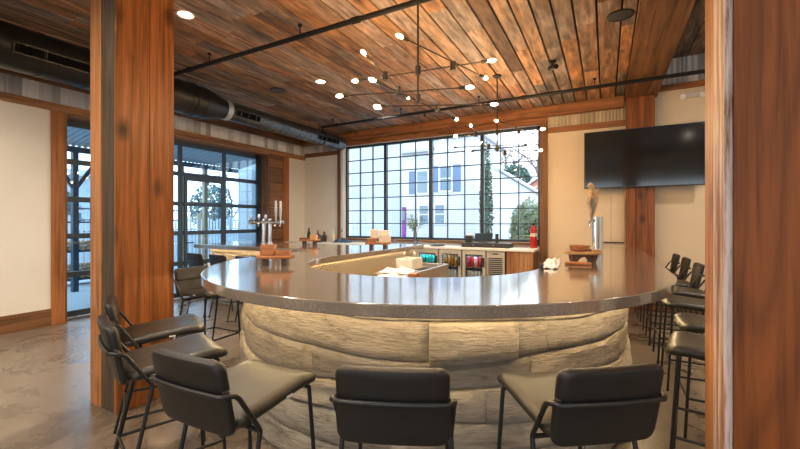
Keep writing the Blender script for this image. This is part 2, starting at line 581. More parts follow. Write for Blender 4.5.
# ------------------------------------------------------------------ mesh builder
class MB:
    def __init__(self):
        self.v = []
        self.f = []
        self.mi = []
        self.cur = 0

    def add(self, vs, fs):
        o = len(self.v)
        self.v += [tuple(p) for p in vs]
        for f in fs:
            self.f.append(tuple(i + o for i in f))
            self.mi.append(self.cur)
        return self

    def box(self, x0, x1, y0, y1, z0, z1):
        if x0 > x1: x0, x1 = x1, x0
        if y0 > y1: y0, y1 = y1, y0
        if z0 > z1: z0, z1 = z1, z0
        vs = [(x0, y0, z0), (x1, y0, z0), (x1, y1, z0), (x0, y1, z0), (x0, y0, z1), (x1, y0, z1), (x1, y1, z1), (x0, y1, z1)]
        fs = [(0, 3, 2, 1), (4, 5, 6, 7), (0, 1, 5, 4), (1, 2, 6, 5), (2, 3, 7, 6), (3, 0, 4, 7)]
        return self.add(vs, fs)

    def obox(self, c, size, rot):
        """oriented box: centre, size, Matrix/rotation euler"""
        M = Matrix.Translation(c) @ (rot.to_4x4() if isinstance(rot, Matrix) else Matrix.Rotation(rot, 4, 'Z'))
        h = [s / 2 for s in size]
        vs = []
        for z in (-1, 1):
            for (x, y) in ((-1, -1), (1, -1), (1, 1), (-1, 1)):
                vs.append(M @ Vector((x * h[0], y * h[1], z * h[2])))
        fs = [(0, 3, 2, 1), (4, 5, 6, 7), (0, 1, 5, 4), (1, 2, 6, 5), (2, 3, 7, 6), (3, 0, 4, 7)]
        return self.add(vs, fs)

    def tube(self, pts, r, n=10, cap=True):
        pts = [Vector(p) for p in pts]
        rs = r if isinstance(r, (list, tuple)) else [r] * len(pts)
        rings = []
        prev = None
        for i, p in enumerate(pts):
            if i == 0:
                t = pts[1] - p
            elif i == len(pts) - 1:
                t = p - pts[i - 1]
            else:
                t = (pts[i + 1] - p).normalized() + (p - pts[i - 1]).normalized()
            t.normalize()
            if prev is None:
                a = Vector((0, 0, 1)) if abs(t.z) < 0.9 else Vector((1, 0, 0))
                u = t.cross(a).normalized()
            else:
                u = (prev - t * prev.dot(t)).normalized()
            prev = u
            w = t.cross(u)
            rings.append([p + (u * math.cos(2 * PI * k / n) + w * math.sin(2 * PI * k / n)) * rs[i] for k in range(n)])
        vs = [q for ring in rings for q in ring]
        fs = []
        for i in range(len(pts) - 1):
            for k in range(n):
                k2 = (k + 1) % n
                fs.append((i * n + k, i * n + k2, (i + 1) * n + k2, (i + 1) * n + k))
        if cap:
            fs.append(tuple(reversed(range(n))))
            fs.append(tuple((len(pts) - 1) * n + k for k in range(n)))
        return self.add(vs, fs)

    def lathe(self, prof, c=(0, 0, 0), n=24, cap=True):
        vs = []
        for (r, z) in prof:
            for k in range(n):
                a = 2 * PI * k / n
                vs.append((c[0] + r * math.cos(a), c[1] + r * math.sin(a), c[2] + z))
        fs = []
        for i in range(len(prof) - 1):
            for k in range(n):
                k2 = (k + 1) % n
                fs.append((i * n + k, i * n + k2, (i + 1) * n + k2, (i + 1) * n + k))
        if cap:
            fs.append(tuple(reversed(range(n))))
            fs.append(tuple((len(prof) - 1) * n + k for k in range(n)))
        return self.add(vs, fs)

    def prism(self, poly, z0, z1):
        n = len(poly)
        vs = [(x, y, z0) for x, y in poly] + [(x, y, z1) for x, y in poly]
        fs = [tuple(reversed(range(n))), tuple(range(n, 2 * n))]
        for i in range(n):
            j = (i + 1) % n
            fs.append((i, j, n + j, n + i))
        return self.add(vs, fs)

    def pillow(self, outline, t, fn, soft=0.02):
        """closed 2D outline (u,v), thickness t, mapped by fn(u,v,w); rounded rim"""
        n = len(outline)
        cu = sum(p[0] for p in outline) / n
        cv = sum(p[1] for p in outline) / n
        hw = max(abs(p[0] - cu) for p in outline)
        rows = [(0.45, 1.0), (1 - 2.2 * soft / hw, 1.0), (1 - 0.8 * soft / hw, 0.86), (1 - 0.2 * soft / hw, 0.5), (1.0, 0.0)]
        rows = rows + [(s, -w) for s, w in reversed(rows[:-1])]
        vs = [fn(cu, cv, t / 2)]
        for s, w in rows:
            for (u, v) in outline:
                vs.append(fn(cu + (u - cu) * s, cv + (v - cv) * s, w * t / 2))
        vs.append(fn(cu, cv, -t / 2))
        fs = []
        for k in range(n):
            fs.append((0, 1 + k, 1 + (k + 1) % n))
        for i in range(len(rows) - 1):
            for k in range(n):
                k2 = (k + 1) % n
                fs.append((1 + i * n + k, 1 + (i + 1) * n + k, 1 + (i + 1) * n + k2, 1 + i * n + k2))
        last = 1 + (len(rows) - 1) * n
        e = len(vs) - 1
        for k in range(n):
            fs.append((e, last + (k + 1) % n, last + k))
        return self.add(vs, fs)

    def build(self, name, mat, parent=None, smooth=False, bevel=0.0, segs=2, flip=True):
        me = bpy.data.meshes.new(name)
        me.from_pydata(self.v, [], self.f)
        mats = mat if isinstance(mat, (list, tuple)) else [mat]
        for mm in mats:
            me.materials.append(MATS[mm])
        for p, i in zip(me.polygons, self.mi):
            p.material_index = i
            p.use_smooth = smooth
        if flip:
            bm = bmesh.new()
            bm.from_mesh(me)
            bmesh.ops.recalc_face_normals(bm, faces=bm.faces)
            bm.to_mesh(me)
            bm.free()
        if smooth:
            try:
                me.set_sharp_from_angle(angle=math.radians(48))
            except Exception:
                pass
        o = bpy.data.objects.new(name, me)
        COL.objects.link(o)
        if parent is not None:
            o.parent = parent
        if bevel > 0:
            b = o.modifiers.new('bevel', 'BEVEL')
            b.width = bevel
            b.segments = segs
            b.limit_method = 'ANGLE'
            b.angle_limit = math.radians(40)
        return o


def tag(o, label=None, cat=None, group=None, kind=None):
    if label: o['label'] = label
    if cat: o['category'] = cat
    if group: o['group'] = group
    if kind: o['kind'] = kind
    return o


def empty(name, loc=(0, 0, 0), rz=0.0, label=None, cat=None, group=None, kind=None):
    o = bpy.data.objects.new(name, None)
    o.empty_display_size = 0.1
    COL.objects.link(o)
    o.location = loc
    o.rotation_euler = (0, 0, rz)
    return tag(o, label, cat, group, kind)


def kids(o):
    return [c for c in bpy.data.objects if c.parent == o]


def copy_tree(o, parent=None):
    c = o.copy()
    COL.objects.link(c)
    if parent is not None:
        c.parent = parent
    for ch in kids(o):
        copy_tree(ch, c)
    return c


def struct(o, label=None):
    return tag(o, label, None, None, 'structure')


def rrect(x0, x1, y0, y1, r, n=5, taper=0.0):
    pts = []
    for (cx, cy, a0) in ((x1 - r, y1 - r, 0), (x0 + r, y1 - r, 90), (x0 + r, y0 + r, 180), (x1 - r, y0 + r, 270)):
        for k in range(n + 1):
            a = math.radians(a0 + 90 * k / n)
            pts.append((cx + r * math.cos(a), cy + r * math.sin(a)))
    # densify the straight runs
    out = []
    for i, p in enumerate(pts):
        q = pts[(i + 1) % len(pts)]
        d = math.hypot(q[0] - p[0], q[1] - p[1])
        k = max(1, int(d / 0.05))
        for j in range(k):
            out.append((p[0] + (q[0] - p[0]) * j / k, p[1] + (q[1] - p[1]) * j / k))
    if taper:
        ym, yM = y0, y1
        out = [(u * (1 + taper * ((v - ym) / (yM - ym) - 0.5)), v) for u, v in out]
    return out


# ------------------------------------------------------------------ room shell
struct(MB().box(WALLX - 0.6, 4.5, -3.8, WALLY + 0.4, -0.1, 0.0).build('floor', 'polished_concrete'))

# ceiling: reclaimed boards over a dark deck, running along Y
c = MB()
x = WALLX - 0.02
y_end = WALLY + 0.02
while x < 0.27:
    w = random.uniform(0.165, 0.225)
    if x + w > 0.22: w = 0.28 - x
    y = -3.6 - random.uniform(0, 1.5)
    while y < y_end:
        ln = random.uniform(1.0, 2.9)
        y2 = min(y + ln, y_end)
        if y2 > -3.6:
            dz = random.uniform(-0.003, 0.003)
            c.box(x + 0.009, x + w - 0.010, max(y, -3.6) + 0.0015, y2 - 0.0015, CEIL + dz, CEIL + 0.025)
        y = y2
    x += w
ceiling = struct(c.build('ceiling', 'ceiling_wood', bevel=0.003, segs=1))
struct(MB().box(WALLX - 0.5, 0.3, -3.8, WALLY + 0.4, CEIL + 0.025, CEIL + 0.12).build('ceiling_deck', 'ceiling_deck'))
# right-hand bay sits higher
c = MB()
x = 0.74
while x < 4.5:
    w = random.uniform(0.17, 0.22)
    y = -3.6 - random.uniform(0, 1.5)
    while y < y_end:
        y2 = min(y + random.uniform(1.0, 2.9), y_end)
        if y2 > -3.6:
            c.box(x + 0.005, x + w - 0.005, max(y, -3.6), y2 - 0.0015, 4.12, 4.15)
        y = y2
    x += w
struct(c.build('ceiling_right_bay', 'ceiling_wood'))
struct(MB().box(0.3, 4.6, -3.8, WALLY + 0.4, 4.15, 4.25).build('ceiling_right_bay_deck', 'ceiling_deck'))

# left wall with the roll-up door opening
DY0, DY1, DZ1 = 2.62, 6.46, 3.03
w = MB()
w.box(WALLX - 0.35, WALLX, -3.8, DY0, 0, CEIL + 0.02)
w.box(WALLX - 0.35, WALLX, DY1, WALLY + 0.4, 0, CEIL + 0.02)
w.box(WALLX - 0.35, WALLX, DY0, DY1, DZ1, CEIL + 0.02)
struct(w.build('wall_left', 'cream_wall'))
# window wall
WX0, WX1, WZ0, WZ1 = -5.62, -1.09, 1.06, 3.28
w = MB()
w.box(WALLX, WX0, WALLY, WALLY + 0.3, 0, CEIL + 0.02)
w.box(WX0, WX1, WALLY, WALLY + 0.3, 0, WZ0)
w.box(WX0, WX1, WALLY, WALLY + 0.3, WZ1, CEIL + 0.02)
struct(w.build('wall_back', 'cream_wall'))
struct(MB().box(WX1, 4.6, WALLY, WALLY + 0.3, 0, 4.3).build('wall_back_right', 'warm_lit_cream_wall'))
struct(MB().box(4.4, 4.6, -3.8, WALLY + 0.3, 0, 4.3).build('wall_right', 'cream_wall'))
w = MB()
w.box(WALLX, -1.3, -3.8, -3.5, 0, 4.3)
w.box(-1.3, 3.7, -3.8, -3.5, 0, 0.7)
w.box(-1.3, 3.7, -3.8, -3.5, 3.1, 4.3)
w.box(3.7, 4.6, -3.8, -3.5, 0, 4.3)
struct(w.build('wall_rear', 'cream_wall'))

# baseboards and trims on the left wall
struct(MB().box(WALLX, WALLX + 0.03, -3.5, 2.49, 0, 0.235).build('baseboard_left', 'trim_wood_y', bevel=0.004))
struct(MB().box(WALLX, WALLX + 0.03, 7.0, WALLY, 0, 0.235).build('baseboard_left_far', 'trim_wood_y', bevel=0.004))
struct(MB().box(WALLX, WALLX + 0.05, -3.5, WALLY, DZ1, 3.135).build('trim_1', 'trim_orange_y', bevel=0.006))
struct(MB().box(WALLX, WALLX + 0.035, 2.46, DY0 - 0.005, 0, DZ1 - 0.001).build('trim_2', 'trim_orange_z', bevel=0.006))
struct(MB().box(WALLX, WALLX + 0.035, DY1 + 0.40, DY1 + 0.60, 0, DZ1 - 0.001).build('trim_3', 'trim_orange_z', bevel=0.006))
# board-clad column at the far side of the door: horizontal boards
c = MB()
z = 0.0
while z < DZ1 - 0.02:
    h = random.uniform(0.13, 0.2)
    c.box(WALLX, WALLX + 0.028, DY1 + 0.0, DY1 + 0.395, z, min(z + h - 0.004, DZ1 - 0.002))
    z += h
struct(c.build('trim_4', 'trim_wood_y', bevel=0.003))
# jamb linings of the door opening
c = MB()
c.box(WALLX - 0.345, WALLX, DY1 - 0.03, DY1 - 0.001, 0, DZ1 - 0.03)
c.box(WALLX - 0.345, WALLX, DY0 + 0.001, DY0 + 0.03, 0, DZ1 - 0.03)
c.box(WALLX - 0.345, WALLX, DY0, DY1, DZ1 - 0.03, DZ1 - 0.001)
struct(c.build('trim_5', 'trim_wood_z'))


def corrugated(name, mat, axis, a0, a1, at, z0, z1, sgn, sheet=0.13):
    """upright ribbed metal sheets in a strip; axis 'X' or 'Y' is the run"""
    m = MB()
    a = a0
    while a < a1 - 0.01:
        b = min(a + sheet * random.uniform(0.7, 1.35), a1)
        nn = 8
        vs = []
        for i in range(nn + 1):
            t = a + (b - a) * i / nn
            d = 0.012 + 0.009 * math.sin(2 * PI * i / nn * 2)
            for zz in (z0, z1):
                vs.append((t, at + sgn * d, zz) if axis == 'X' else (at + sgn * d, t, zz))
        m.add(vs, [(2 * i, 2 * i + 2, 2 * i + 3, 2 * i + 1) for i in range(nn)])
        a = b
    o = m.build(name, mat)
    s = o.modifiers.new('thickness', 'SOLIDIFY')
    s.thickness = 0.002
    return struct(o)


corrugated('trim_6', 'galvanised', 'Y', -3.5, WALLY - 0.03, WALLX, 3.137, 3.385, 1)
struct(MB().box(WALLX, WALLX + 0.09, -3.5, WALLY - 0.02, 3.387, CEIL - 0.001).build('trim_7', 'beam_wood_y', bevel=0.006))
corrugated('trim_8', 'galvanised', 'X', WALLX + 0.03, -5.79, WALLY, 3.197, 3.395, -1)
struct(MB().box(WALLX + 0.052, -5.79, WALLY - 0.05, WALLY, 3.10, 3.195).build('trim_9', 'trim_wood_x', bevel=0.005))
# window header beam, right-hand strip and its trims
struct(MB().box(WALLX + 0.09, 0.27, WALLY - 0.16, WALLY, 3.397, CEIL - 0.001).build('trim_10', 'beam_wood_x', bevel=0.008))
struct(MB().box(-5.79, -0.96, WALLY - 0.05, WALLY, WZ1 + 0.002, 3.395).build('trim_11', 'beam_wood_x', bevel=0.005))
corrugated('trim_12', 'galvanised_warm', 'X', -0.955, 0.29, WALLY, 3.197, 3.395, -1)
struct(MB().box(-0.955, 0.29, WALLY - 0.05, WALLY, 3.10, 3.195).build('trim_13', 'beam_wood_x', bevel=0.005))
struct(MB().box(WX1 + 0.002, -0.96, WALLY - 0.07, WALLY, 0, WZ1).build('trim_14', 'trim_wood_z', bevel=0.006))
struct(MB().box(-5.79, -5.70, WALLY - 0.06, WALLY, 0.98, WZ1).build('trim_15', 'trim_wood_z', bevel=0.006))
struct(MB().box(-5.698, WX0 - 0.002, WALLY - 0.045, WALLY, 0.98, WZ1).build('trim_16', 'white_trim', bevel=0.004))
corrugated('trim_17', 'galvanised', 'X', 0.74, 4.38, WALLY, 3.70, 4.11, -1)
struct(MB().box(0.72, 4.4, WALLY - 0.06, WALLY, 3.60, 3.69).build('trim_18', 'beam_wood_x', bevel=0.005))
struct(MB().box(0.72, 4.4, WALLY - 0.03, WALLY, 0, 0.2).build('baseboard_back', 'trim_wood_x', bevel=0.004))

# post on the TV wall, dropped beam above it, running toward the right foreground post
p = empty('wall_post', (0.5, WALLY - 0.06, 0), label='brown timber post on the warmly lit cream wall behind the television', cat='post')
MB().box(-0.2, -0.07, -0.12, 0.06, 0, 3.52).build('plank', 'post_wood', p, bevel=0.006)
MB().box(-0.068, 0.2, -0.12, 0.06, 0, 3.52).build('plank', 'post_wood', p, bevel=0.006)
b = empty('ceiling_beam', (0.5, 2.0, 3.52), label='wide brown plank-clad beam running from the right foreground post to the television wall',
          cat='beam')
for (x0, x1) in ((-0.22, -0.075), (-0.072, 0.085), (0.088, 0.24)):
    MB().box(x0, x1, -5.5, 5.62, 0.0, 0.03).build('plank', 'beam_wood_y', b, bevel=0.004)
MB().box(-0.22, -0.19, -5.5, 5.62, 0.031, 0.6).build('plank', 'beam_wood_y', b, bevel=0.004)
MB().box(0.21, 0.24, -5.5, 5.62, 0.031, 0.6).build('plank', 'beam_wood_y', b, bevel=0.004)

# left foreground post
p = empty('timber_post', (-3.465, 1.778, 0), label='tall orange timber post in the left foreground with one dark weathered plank', cat='post')
MB().box(-0.165, 0.165, -0.195, 0.195, 0, CEIL - 0.001).build('core', 'post_wood', p)
MB().box(-0.195, -0.028, -0.223, -0.196, 0, CEIL - 0.001).build('plank', 'post_wood_pale', p, bevel=0.004)
tag(MB().box(-0.025, 0.164, -0.215, -0.196, 0, CEIL - 0.001).build('plank', 'post_wood_dark', p, bevel=0.006), 'dark weathered grey-brown plank')
MB().box(0.166, 0.195, -0.223, 0.02, 0, CEIL - 0.001).build('plank', 'post_wood', p, bevel=0.004)
MB().box(0.166, 0.192, 0.023, 0.223, 0, CEIL - 0.001).build('plank', 'post_wood', p, bevel=0.004)
MB().box(-0.195, 0.165, 0.196, 0.223, 0, CEIL - 0.001).build('plank', 'post_wood', p, bevel=0.004)
MB().box(-0.195, -0.166, -0.195, 0.195, 0, CEIL - 0.001).build('plank', 'post_wood', p, bevel=0.004)

# right foreground post
p = empty('timber_post', (0.605, 2.09, 0), label='tall stained timber post in the right foreground with pale worn streaks on its side', cat='post')
MB().box(-0.17, 0.17, -0.165, 0.165, 0, 3.519).build('core', 'post_wood', p)
tag(MB().box(-0.20, -0.171, -0.175, 0.0, 0, 3.519).build('plank', 'post_wood_worn', p, bevel=0.006), 'worn plank with pale streaks')
MB().box(-0.195, -0.171, 0.008, 0.185, 0, 3.519).build('plank', 'post_wood_pale', p, bevel=0.006)
MB().box(-0.172, 0.19, -0.19, -0.166, 0, 3.519).build('plank', 'post_wood_smooth', p, bevel=0.003)
MB().box(-0.169, 0.19, 0.166, 0.185, 0, 3.519).build('plank', 'post_wood', p, bevel=0.003)
MB().box(0.171, 0.19, -0.165, 0.165, 0, 3.519).build('plank', 'post_wood', p, bevel=0.003)


# ------------------------------------------------------------------ window
wi = empty('window_1', (0, 0, 0), kind='structure')
fy0, fy1 = WALLY + 0.06, WALLY + 0.13
m = MB()
m.box(WX0, WX1, fy0, fy1, WZ0, WZ0 + 0.05)
m.box(WX0, WX1, fy0, fy1, WZ1 - 0.05, WZ1)
m.box(WX0, WX0 + 0.05, fy0, fy1, WZ0, WZ1)
m.box(WX1 - 0.05, WX1, fy0, fy1, WZ0, WZ1)
m.build('window_frame', 'window_frame', wi)
mull = [-4.50, -3.36, -2.22]
for k, mx in enumerate(mull):
    ww = 0.05 if k != 1 else 0.06
    MB().box(mx - ww / 2 - 0.01, mx + ww / 2 + 0.01, fy0 - 0.01, fy1, WZ0 + 0.05, WZ1 - 0.05).build('mullion', 'window_frame', wi)
xs = [WX0 + 0.05] + mull + [WX1 - 0.05]
m = MB()
for i in range(4):
    for j in (1, 2):
        xx = xs[i] + (xs[i + 1] - xs[i]) * j / 3
        m.box(xx - 0.009, xx + 0.009, fy0 + 0.015, fy1 - 0.01, WZ0 + 0.05, WZ1 - 0.05)
for j in range(1, 7):
    zz = WZ0 + 0.05 + (WZ1 - WZ0 - 0.1) * j / 7
    m.box(WX0 + 0.05, WX1 - 0.05, fy0 + 0.015, fy1 - 0.01, zz - 0.009, zz + 0.009)
m.build('muntin_grid', 'window_frame', wi)
MB().box(WX0 + 0.04, WX1 - 0.04, fy0 + 0.035, fy0 + 0.041, WZ0 + 0.04, WZ1 - 0.04).build('pane', 'clear_glass', wi)
struct(MB().box(-5.78, -1.10, WALLY - 0.06, WALLY + 0.055, WZ0 - 0.05, WZ0 - 0.001).build('trim_19', 'trim_wood_x', bevel=0.004))
struct(MB().box(-5.62, -1.10, WALLY - 0.02, WALLY + 0.0, 0.975, WZ0 - 0.051).build('trim_20', 'white_trim'))
# unseen window behind the viewpoint, added to let in fill daylight
rw = empty('rear_fill_window', (0, 0, 0), kind='structure')
m = MB()
for xx in (-1.3, 0.35, 2.0, 3.65):
    m.box(xx, xx + 0.05, -3.68, -3.6, 0.7, 3.1)
for zz in (0.7, 1.88, 3.05):
    m.box(-1.3, 3.7, -3.68, -3.6, zz, zz + 0.05)
m.build('window_frame', 'window_frame', rw)
MB().box(-1.3, 3.7, -3.645, -3.639, 0.7, 3.1).build('pane', 'clear_glass', rw)

# ------------------------------------------------------------------ roll-up glass door
dr = empty('door_1', (0, 0, 0), kind='structure')
dx0, dx1 = WALLX - 0.30, WALLX - 0.25
rows = [0.06, 0.66, 1.24, 1.80, 2.37, 2.95]
cols = [DY0 + 0.03, 3.56, 4.50, 5.46, DY1 - 0.03]
m = MB()
for k, zz in enumerate(rows):
    h = 0.045 if k in (0, 5) else 0.04
    m.box(dx0, dx1, cols[0], cols[-1], zz - h, zz + h)
m.build('rail', 'door_frame', dr, bevel=0.004)
m = MB()
for k, yy in enumerate(cols):
    h = 0.035 if k not in (0, 4) else 0.05
    m.box(dx0 + 0.001, dx1 + 0.002, yy - h, yy + h, 0.02, 3.0)
m.build('stile', 'door_frame', dr, bevel=0.004)
m = MB()
m.box(dx1 + 0.01, dx1 + 0.06, cols[0] - 0.02, cols[0] + 0.05, 0, 3.0)
m.box(dx1 + 0.01, dx1 + 0.06, cols[-1] - 0.16, cols[-1] - 0.11, 0, 3.0)
m.build('track', 'black_metal', dr)
MB().box(dx0 + 0.022, dx0 + 0.028, cols[0], cols[-1], 0.05, 2.95).build('pane', 'door_glass', dr)
# wicket door frame within the roll-up door
m = MB()
m.box(dx1 + 0.002, dx1 + 0.03, 4.56, 4.62, 0.05, 2.33)
m.box(dx1 + 0.002, dx1 + 0.03, 5.36, 5.42, 0.05, 2.33)
m.box(dx1 + 0.002, dx1 + 0.03, 4.62, 5.36, 2.25, 2.33)
m.box(dx1 + 0.002, dx1 + 0.03, 4.62, 5.36, 0.05, 0.25)
m.build('wicket_frame', 'door_frame', dr, bevel=0.004)
MB().tube([(dx1 + 0.03, 4.59, 1.05), (dx1 + 0.08, 4.59, 1.05), (dx1 + 0.08, 4.72, 1.05)], 0.01, 8).build('handle', 'black_metal', dr, smooth=True)

# ------------------------------------------------------------------ duct, pipes, ceiling fittings
du = empty('ventilation_duct', (-5.5, 0, 3.29), label='long dark round ventilation duct hung under the ceiling along the garage door wall', cat='duct')
m = MB()
R1, R2 = 0.235, 0.155
m.tube([(0, -3.4, 0), (0, 3.75, 0)], R1, 32)
yy = -3.2
while yy < 3.7:
    m.tube([(0, yy - 0.012, 0), (0, yy + 0.012, 0)], R1 + 0.008, 32)
    yy += 0.42
m.build('duct_pipe', 'duct_black', du, smooth=True)
MB().tube([(0, 3.75, 0), (0, 3.83, 0), (0, 4.12, 0), (0, 4.16, 0)], [R1 + 0.006, R1 + 0.002, R2 + 0.01, R2 + 0.008], 32).build('reducer', 'duct_black', du, smooth=True)
tag(MB().tube([(0, 4.16, 0), (0, 4.25, 0)], R2 + 0.012, 32).build('band', 'duct_band', du, smooth=True), 'pale blue band')
m = MB()
m.tube([(0, 4.25, 0), (0, 7.35, 0)], R2, 32)
yy = 4.4
while yy < 7.3:
    m.tube([(0, yy - 0.01, 0), (0, yy + 0.01, 0)], R2 + 0.006, 32)
    yy += 0.16
tag(m.build('duct_pipe', 'duct_steel', du, smooth=True), 'thinner bright steel pipe')


def grille(y0, y1, R, ang):
    """slotted register lying on the duct's flank"""
    M = Matrix.Rotation(ang, 4, 'Y')
    m = MB()
    def bx(x0, x1, ya, yb, z0, z1):
        vs = [M @ Vector(q) for q in ((x0, ya, z0), (x1, ya, z0), (x1, yb, z0), (x0, yb, z0), (x0, ya, z1), (x1, ya, z1), (x1, yb, z1), (x0, yb, z1))]
        m.add(vs, [(0, 3, 2, 1), (4, 5, 6, 7), (0, 1, 5, 4), (1, 2, 6, 5), (2, 3, 7, 6), (3, 0, 4, 7)])
    bx(R - 0.01, R + 0.012, y0, y1, -0.055, -0.043)
    bx(R - 0.01, R + 0.012, y0, y1, 0.043, 0.055)
    bx(R - 0.01, R + 0.012, y0, y0 + 0.012, -0.043, 0.043)
    bx(R - 0.01, R + 0.012, y1 - 0.012, y1, -0.043, 0.043)
    g = m.build('grille', 'duct_black', du)
    m = MB()
    bx(R - 0.012, R - 0.003, y0 + 0.012, y1 - 0.012, -0.043, 0.043)
    t = y0 + 0.03
    while t < y1 - 0.02:
        bx(R - 0.003, R + 0.007, t, t + 0.008, -0.043, 0.043)
        t += 0.028
    m.build('slots', 'grille_black', g)


grille(1.58, 2.27, R1 + 0.004, math.radians(14))
grille(4.30, 4.80, R2 + 0.004, math.radians(14))
grille(6.35, 7.05, R2 + 0.004, math.radians(14))
for yy in (-1.0, 1.4, 3.6, 6.6):
    rr = R1 if yy < 3.8 else R2
    MB().tube([(-0.05, yy, rr), (-0.04, yy, CEIL - 3.29), ], 0.012, 8).build('hanger', 'duct_black', du)
    pts = [(rr * 1.03 * math.cos(a), yy, rr * 1.03 * math.sin(a)) for a in [2 * PI * k / 24 for k in range(25)]]
    MB().tube(pts, 0.012, 6).build('hanger_ring', 'duct_black', du, smooth=True)


def pipe(y, z, x0, x1, label, hangers):
    t = empty('sprinkler_pipe', (0, y, z), label=label, cat='pipe')
    m = MB()
    m.tube([(x0, 0, 0), (x1, 0, 0)], 0.026, 14)
    for xx in (x0 + 0.4, (x0 + x1) / 2 + 0.3, x1 - 1.2):
        m.tube([(xx - 0.04, 0, 0), (xx + 0.04, 0, 0)], 0.034, 14)
    m.build('pipe_run', 'pipe_iron', t, smooth=True)
    for xx in hangers:
        zt = CEIL if xx < 0.2 else 4.12
        if 0.25 < xx < 0.75: continue
        hh = MB()
        hh.tube([(xx, 0, 0.026), (xx, 0, zt - z)], 0.006, 6)
        hh.lathe([(0.022, -0.02), (0.022, 0.0)], (xx, 0, zt - z), 12)
        hh.build('hanger', 'pipe_iron', t)
    return t


pipe(3.14, 3.45, -5.2, 0.25, 'black iron sprinkler pipe crossing the ceiling nearest the viewer', (-4.4, -2.9, -1.2))
pt = pipe(6.38, 3.45, -5.30, 2.4, 'black iron sprinkler pipe crossing the ceiling near the window wall', (-5.0, -3.4, -1.9, -0.15, 1.6))
hd = MB()
hd.tube([(-5.27, 0, 0.0), (-5.26, 0, -0.10), (-5.22, 0, -0.16)], 0.012, 8)
hd.build('drop', 'pipe_iron', pt, smooth=True)


def downlight(x, y, label, group='round recessed ceiling lights', power=55, visible=True):
    t = empty('recessed_light', (x, y, CEIL), label=label, cat='ceiling light', group=group)
    MB().lathe([(0.062, -0.001), (0.082, -0.001), (0.084, -0.010), (0.078, -0.014), (0.062, -0.006)], (0, 0, 0), 28, cap=False).build('trim_ring', 'white_plastic', t, smooth=True)
    MB().lathe([(0.0605, -0.003), (0.0605, -0.005)], (0, 0, 0), 28).build('lens', 'downlight_glow', t)
    d = bpy.data.lights.new('recessed_lamp', 'SPOT')
    d.energy = power
    d.color = (1.0, 0.84, 0.64)
    d.spot_size = math.radians(165)
    d.spot_blend = 1.0
    d.shadow_soft_size = 0.06
    o = bpy.data.objects.new('recessed_lamp', d)
    COL.objects.link(o)
    o.parent = t
    o.location = (0, 0, -0.03)
    return t


DL = 150
downlight(-3.78, 2.43, 'lit recessed ceiling light nearest the left foreground post', power=DL)
downlight(-3.80, 4.56, 'lit recessed ceiling light between the dark speaker disc and the bulbs', power=DL)
downlight(-3.75, 6.14, 'lit recessed ceiling light nearest the tall window', power=DL)
for (xx, yy) in ((-3.8, 0.3), (-1.6, 0.2), (-3.8, -1.8), (-1.6, -1.8), (-5.9, 0.6)):
    downlight(xx, yy, 'recessed ceiling light behind the viewpoint', 'recessed lights behind the viewpoint', power=DL)
for (xx, yy) in ((2.2, 5.6), (2.2, 3.2), (2.2, 0.4)):
    t = downlight(xx, yy, 'recessed light in the higher ceiling right of the beam', 'recessed lights in the higher right bay', power=DL * 1.1)
    t.location.z = 4.12


def speaker_disc(x, y, label):
    t = empty('ceiling_speaker', (x, y, CEIL), label=label, cat='ceiling speaker')
    MB().lathe([(0.112, -0.001), (0.125, -0.001), (0.125, -0.010), (0.112, -0.014)], (0, 0, 0), 32, cap=False).build('rim', 'black_metal', t, smooth=True)
    MB().lathe([(0.111, -0.002), (0.111, -0.010), (0.02, -0.013)], (0, 0, 0), 32).build('grille', 'dark_plastic', t, smooth=True)


speaker_disc(-4.66, 4.54, 'black round ceiling speaker above the garage door duct')
speaker_disc(0.13, 4.54, 'black round ceiling speaker beside the wide brown beam')
t = empty('ceiling_camera', (-0.62, 5.43, CEIL), label='small black camera on the ceiling right of the second chandelier', cat='camera')
MB().lathe([(0.045, 0), (0.045, -0.025), (0.02, -0.03), (0.015, -0.06)], (0, 0, 0), 16).build('mount', 'black_metal', t, smooth=True)
MB().tube([(-0.04, 0.02, -0.085), (0.05, -0.06, -0.10)], 0.034, 14).build('body', 'black_metal', t, smooth=True)
MB().tube([(0.05, -0.06, -0.10), (0.062, -0.07, -0.1025)], 0.025, 14).build('lens', 'screen_glass', t, smooth=True)
for (xx, yy, lab) in ((-2.9, 6.38, 'small sprinkler head below the ceiling pipe near the window bulbs'),):
    t = empty('fire_sprinkler', (xx, yy, 3.423), label=lab, cat='sprinkler')
    MB().lathe([(0.012, 0), (0.012, -0.03), (0.02, -0.034), (0.006, -0.05), (0.028, -0.055), (0.028, -0.058)], (0, 0, 0), 12).build('nozzle', 'pipe_iron', t)

# emergency light on the right part of the wall
t = empty('emergency_light', (1.20, WALLY - 0.001, 3.47), label='small white twin-head wall light above the television', cat='wall light')
MB().box(-0.13, 0.13, -0.05, 0, -0.03, 0.04).build('housing', 'white_plastic', t, bevel=0.01)
for s in (-1, 1):
    MB().tube([(s * 0.10, -0.05, -0.015), (s * 0.125, -0.13, -0.03)], [0.03, 0.042], 16).build('lamp_head', 'white_plastic', t, smooth=True)


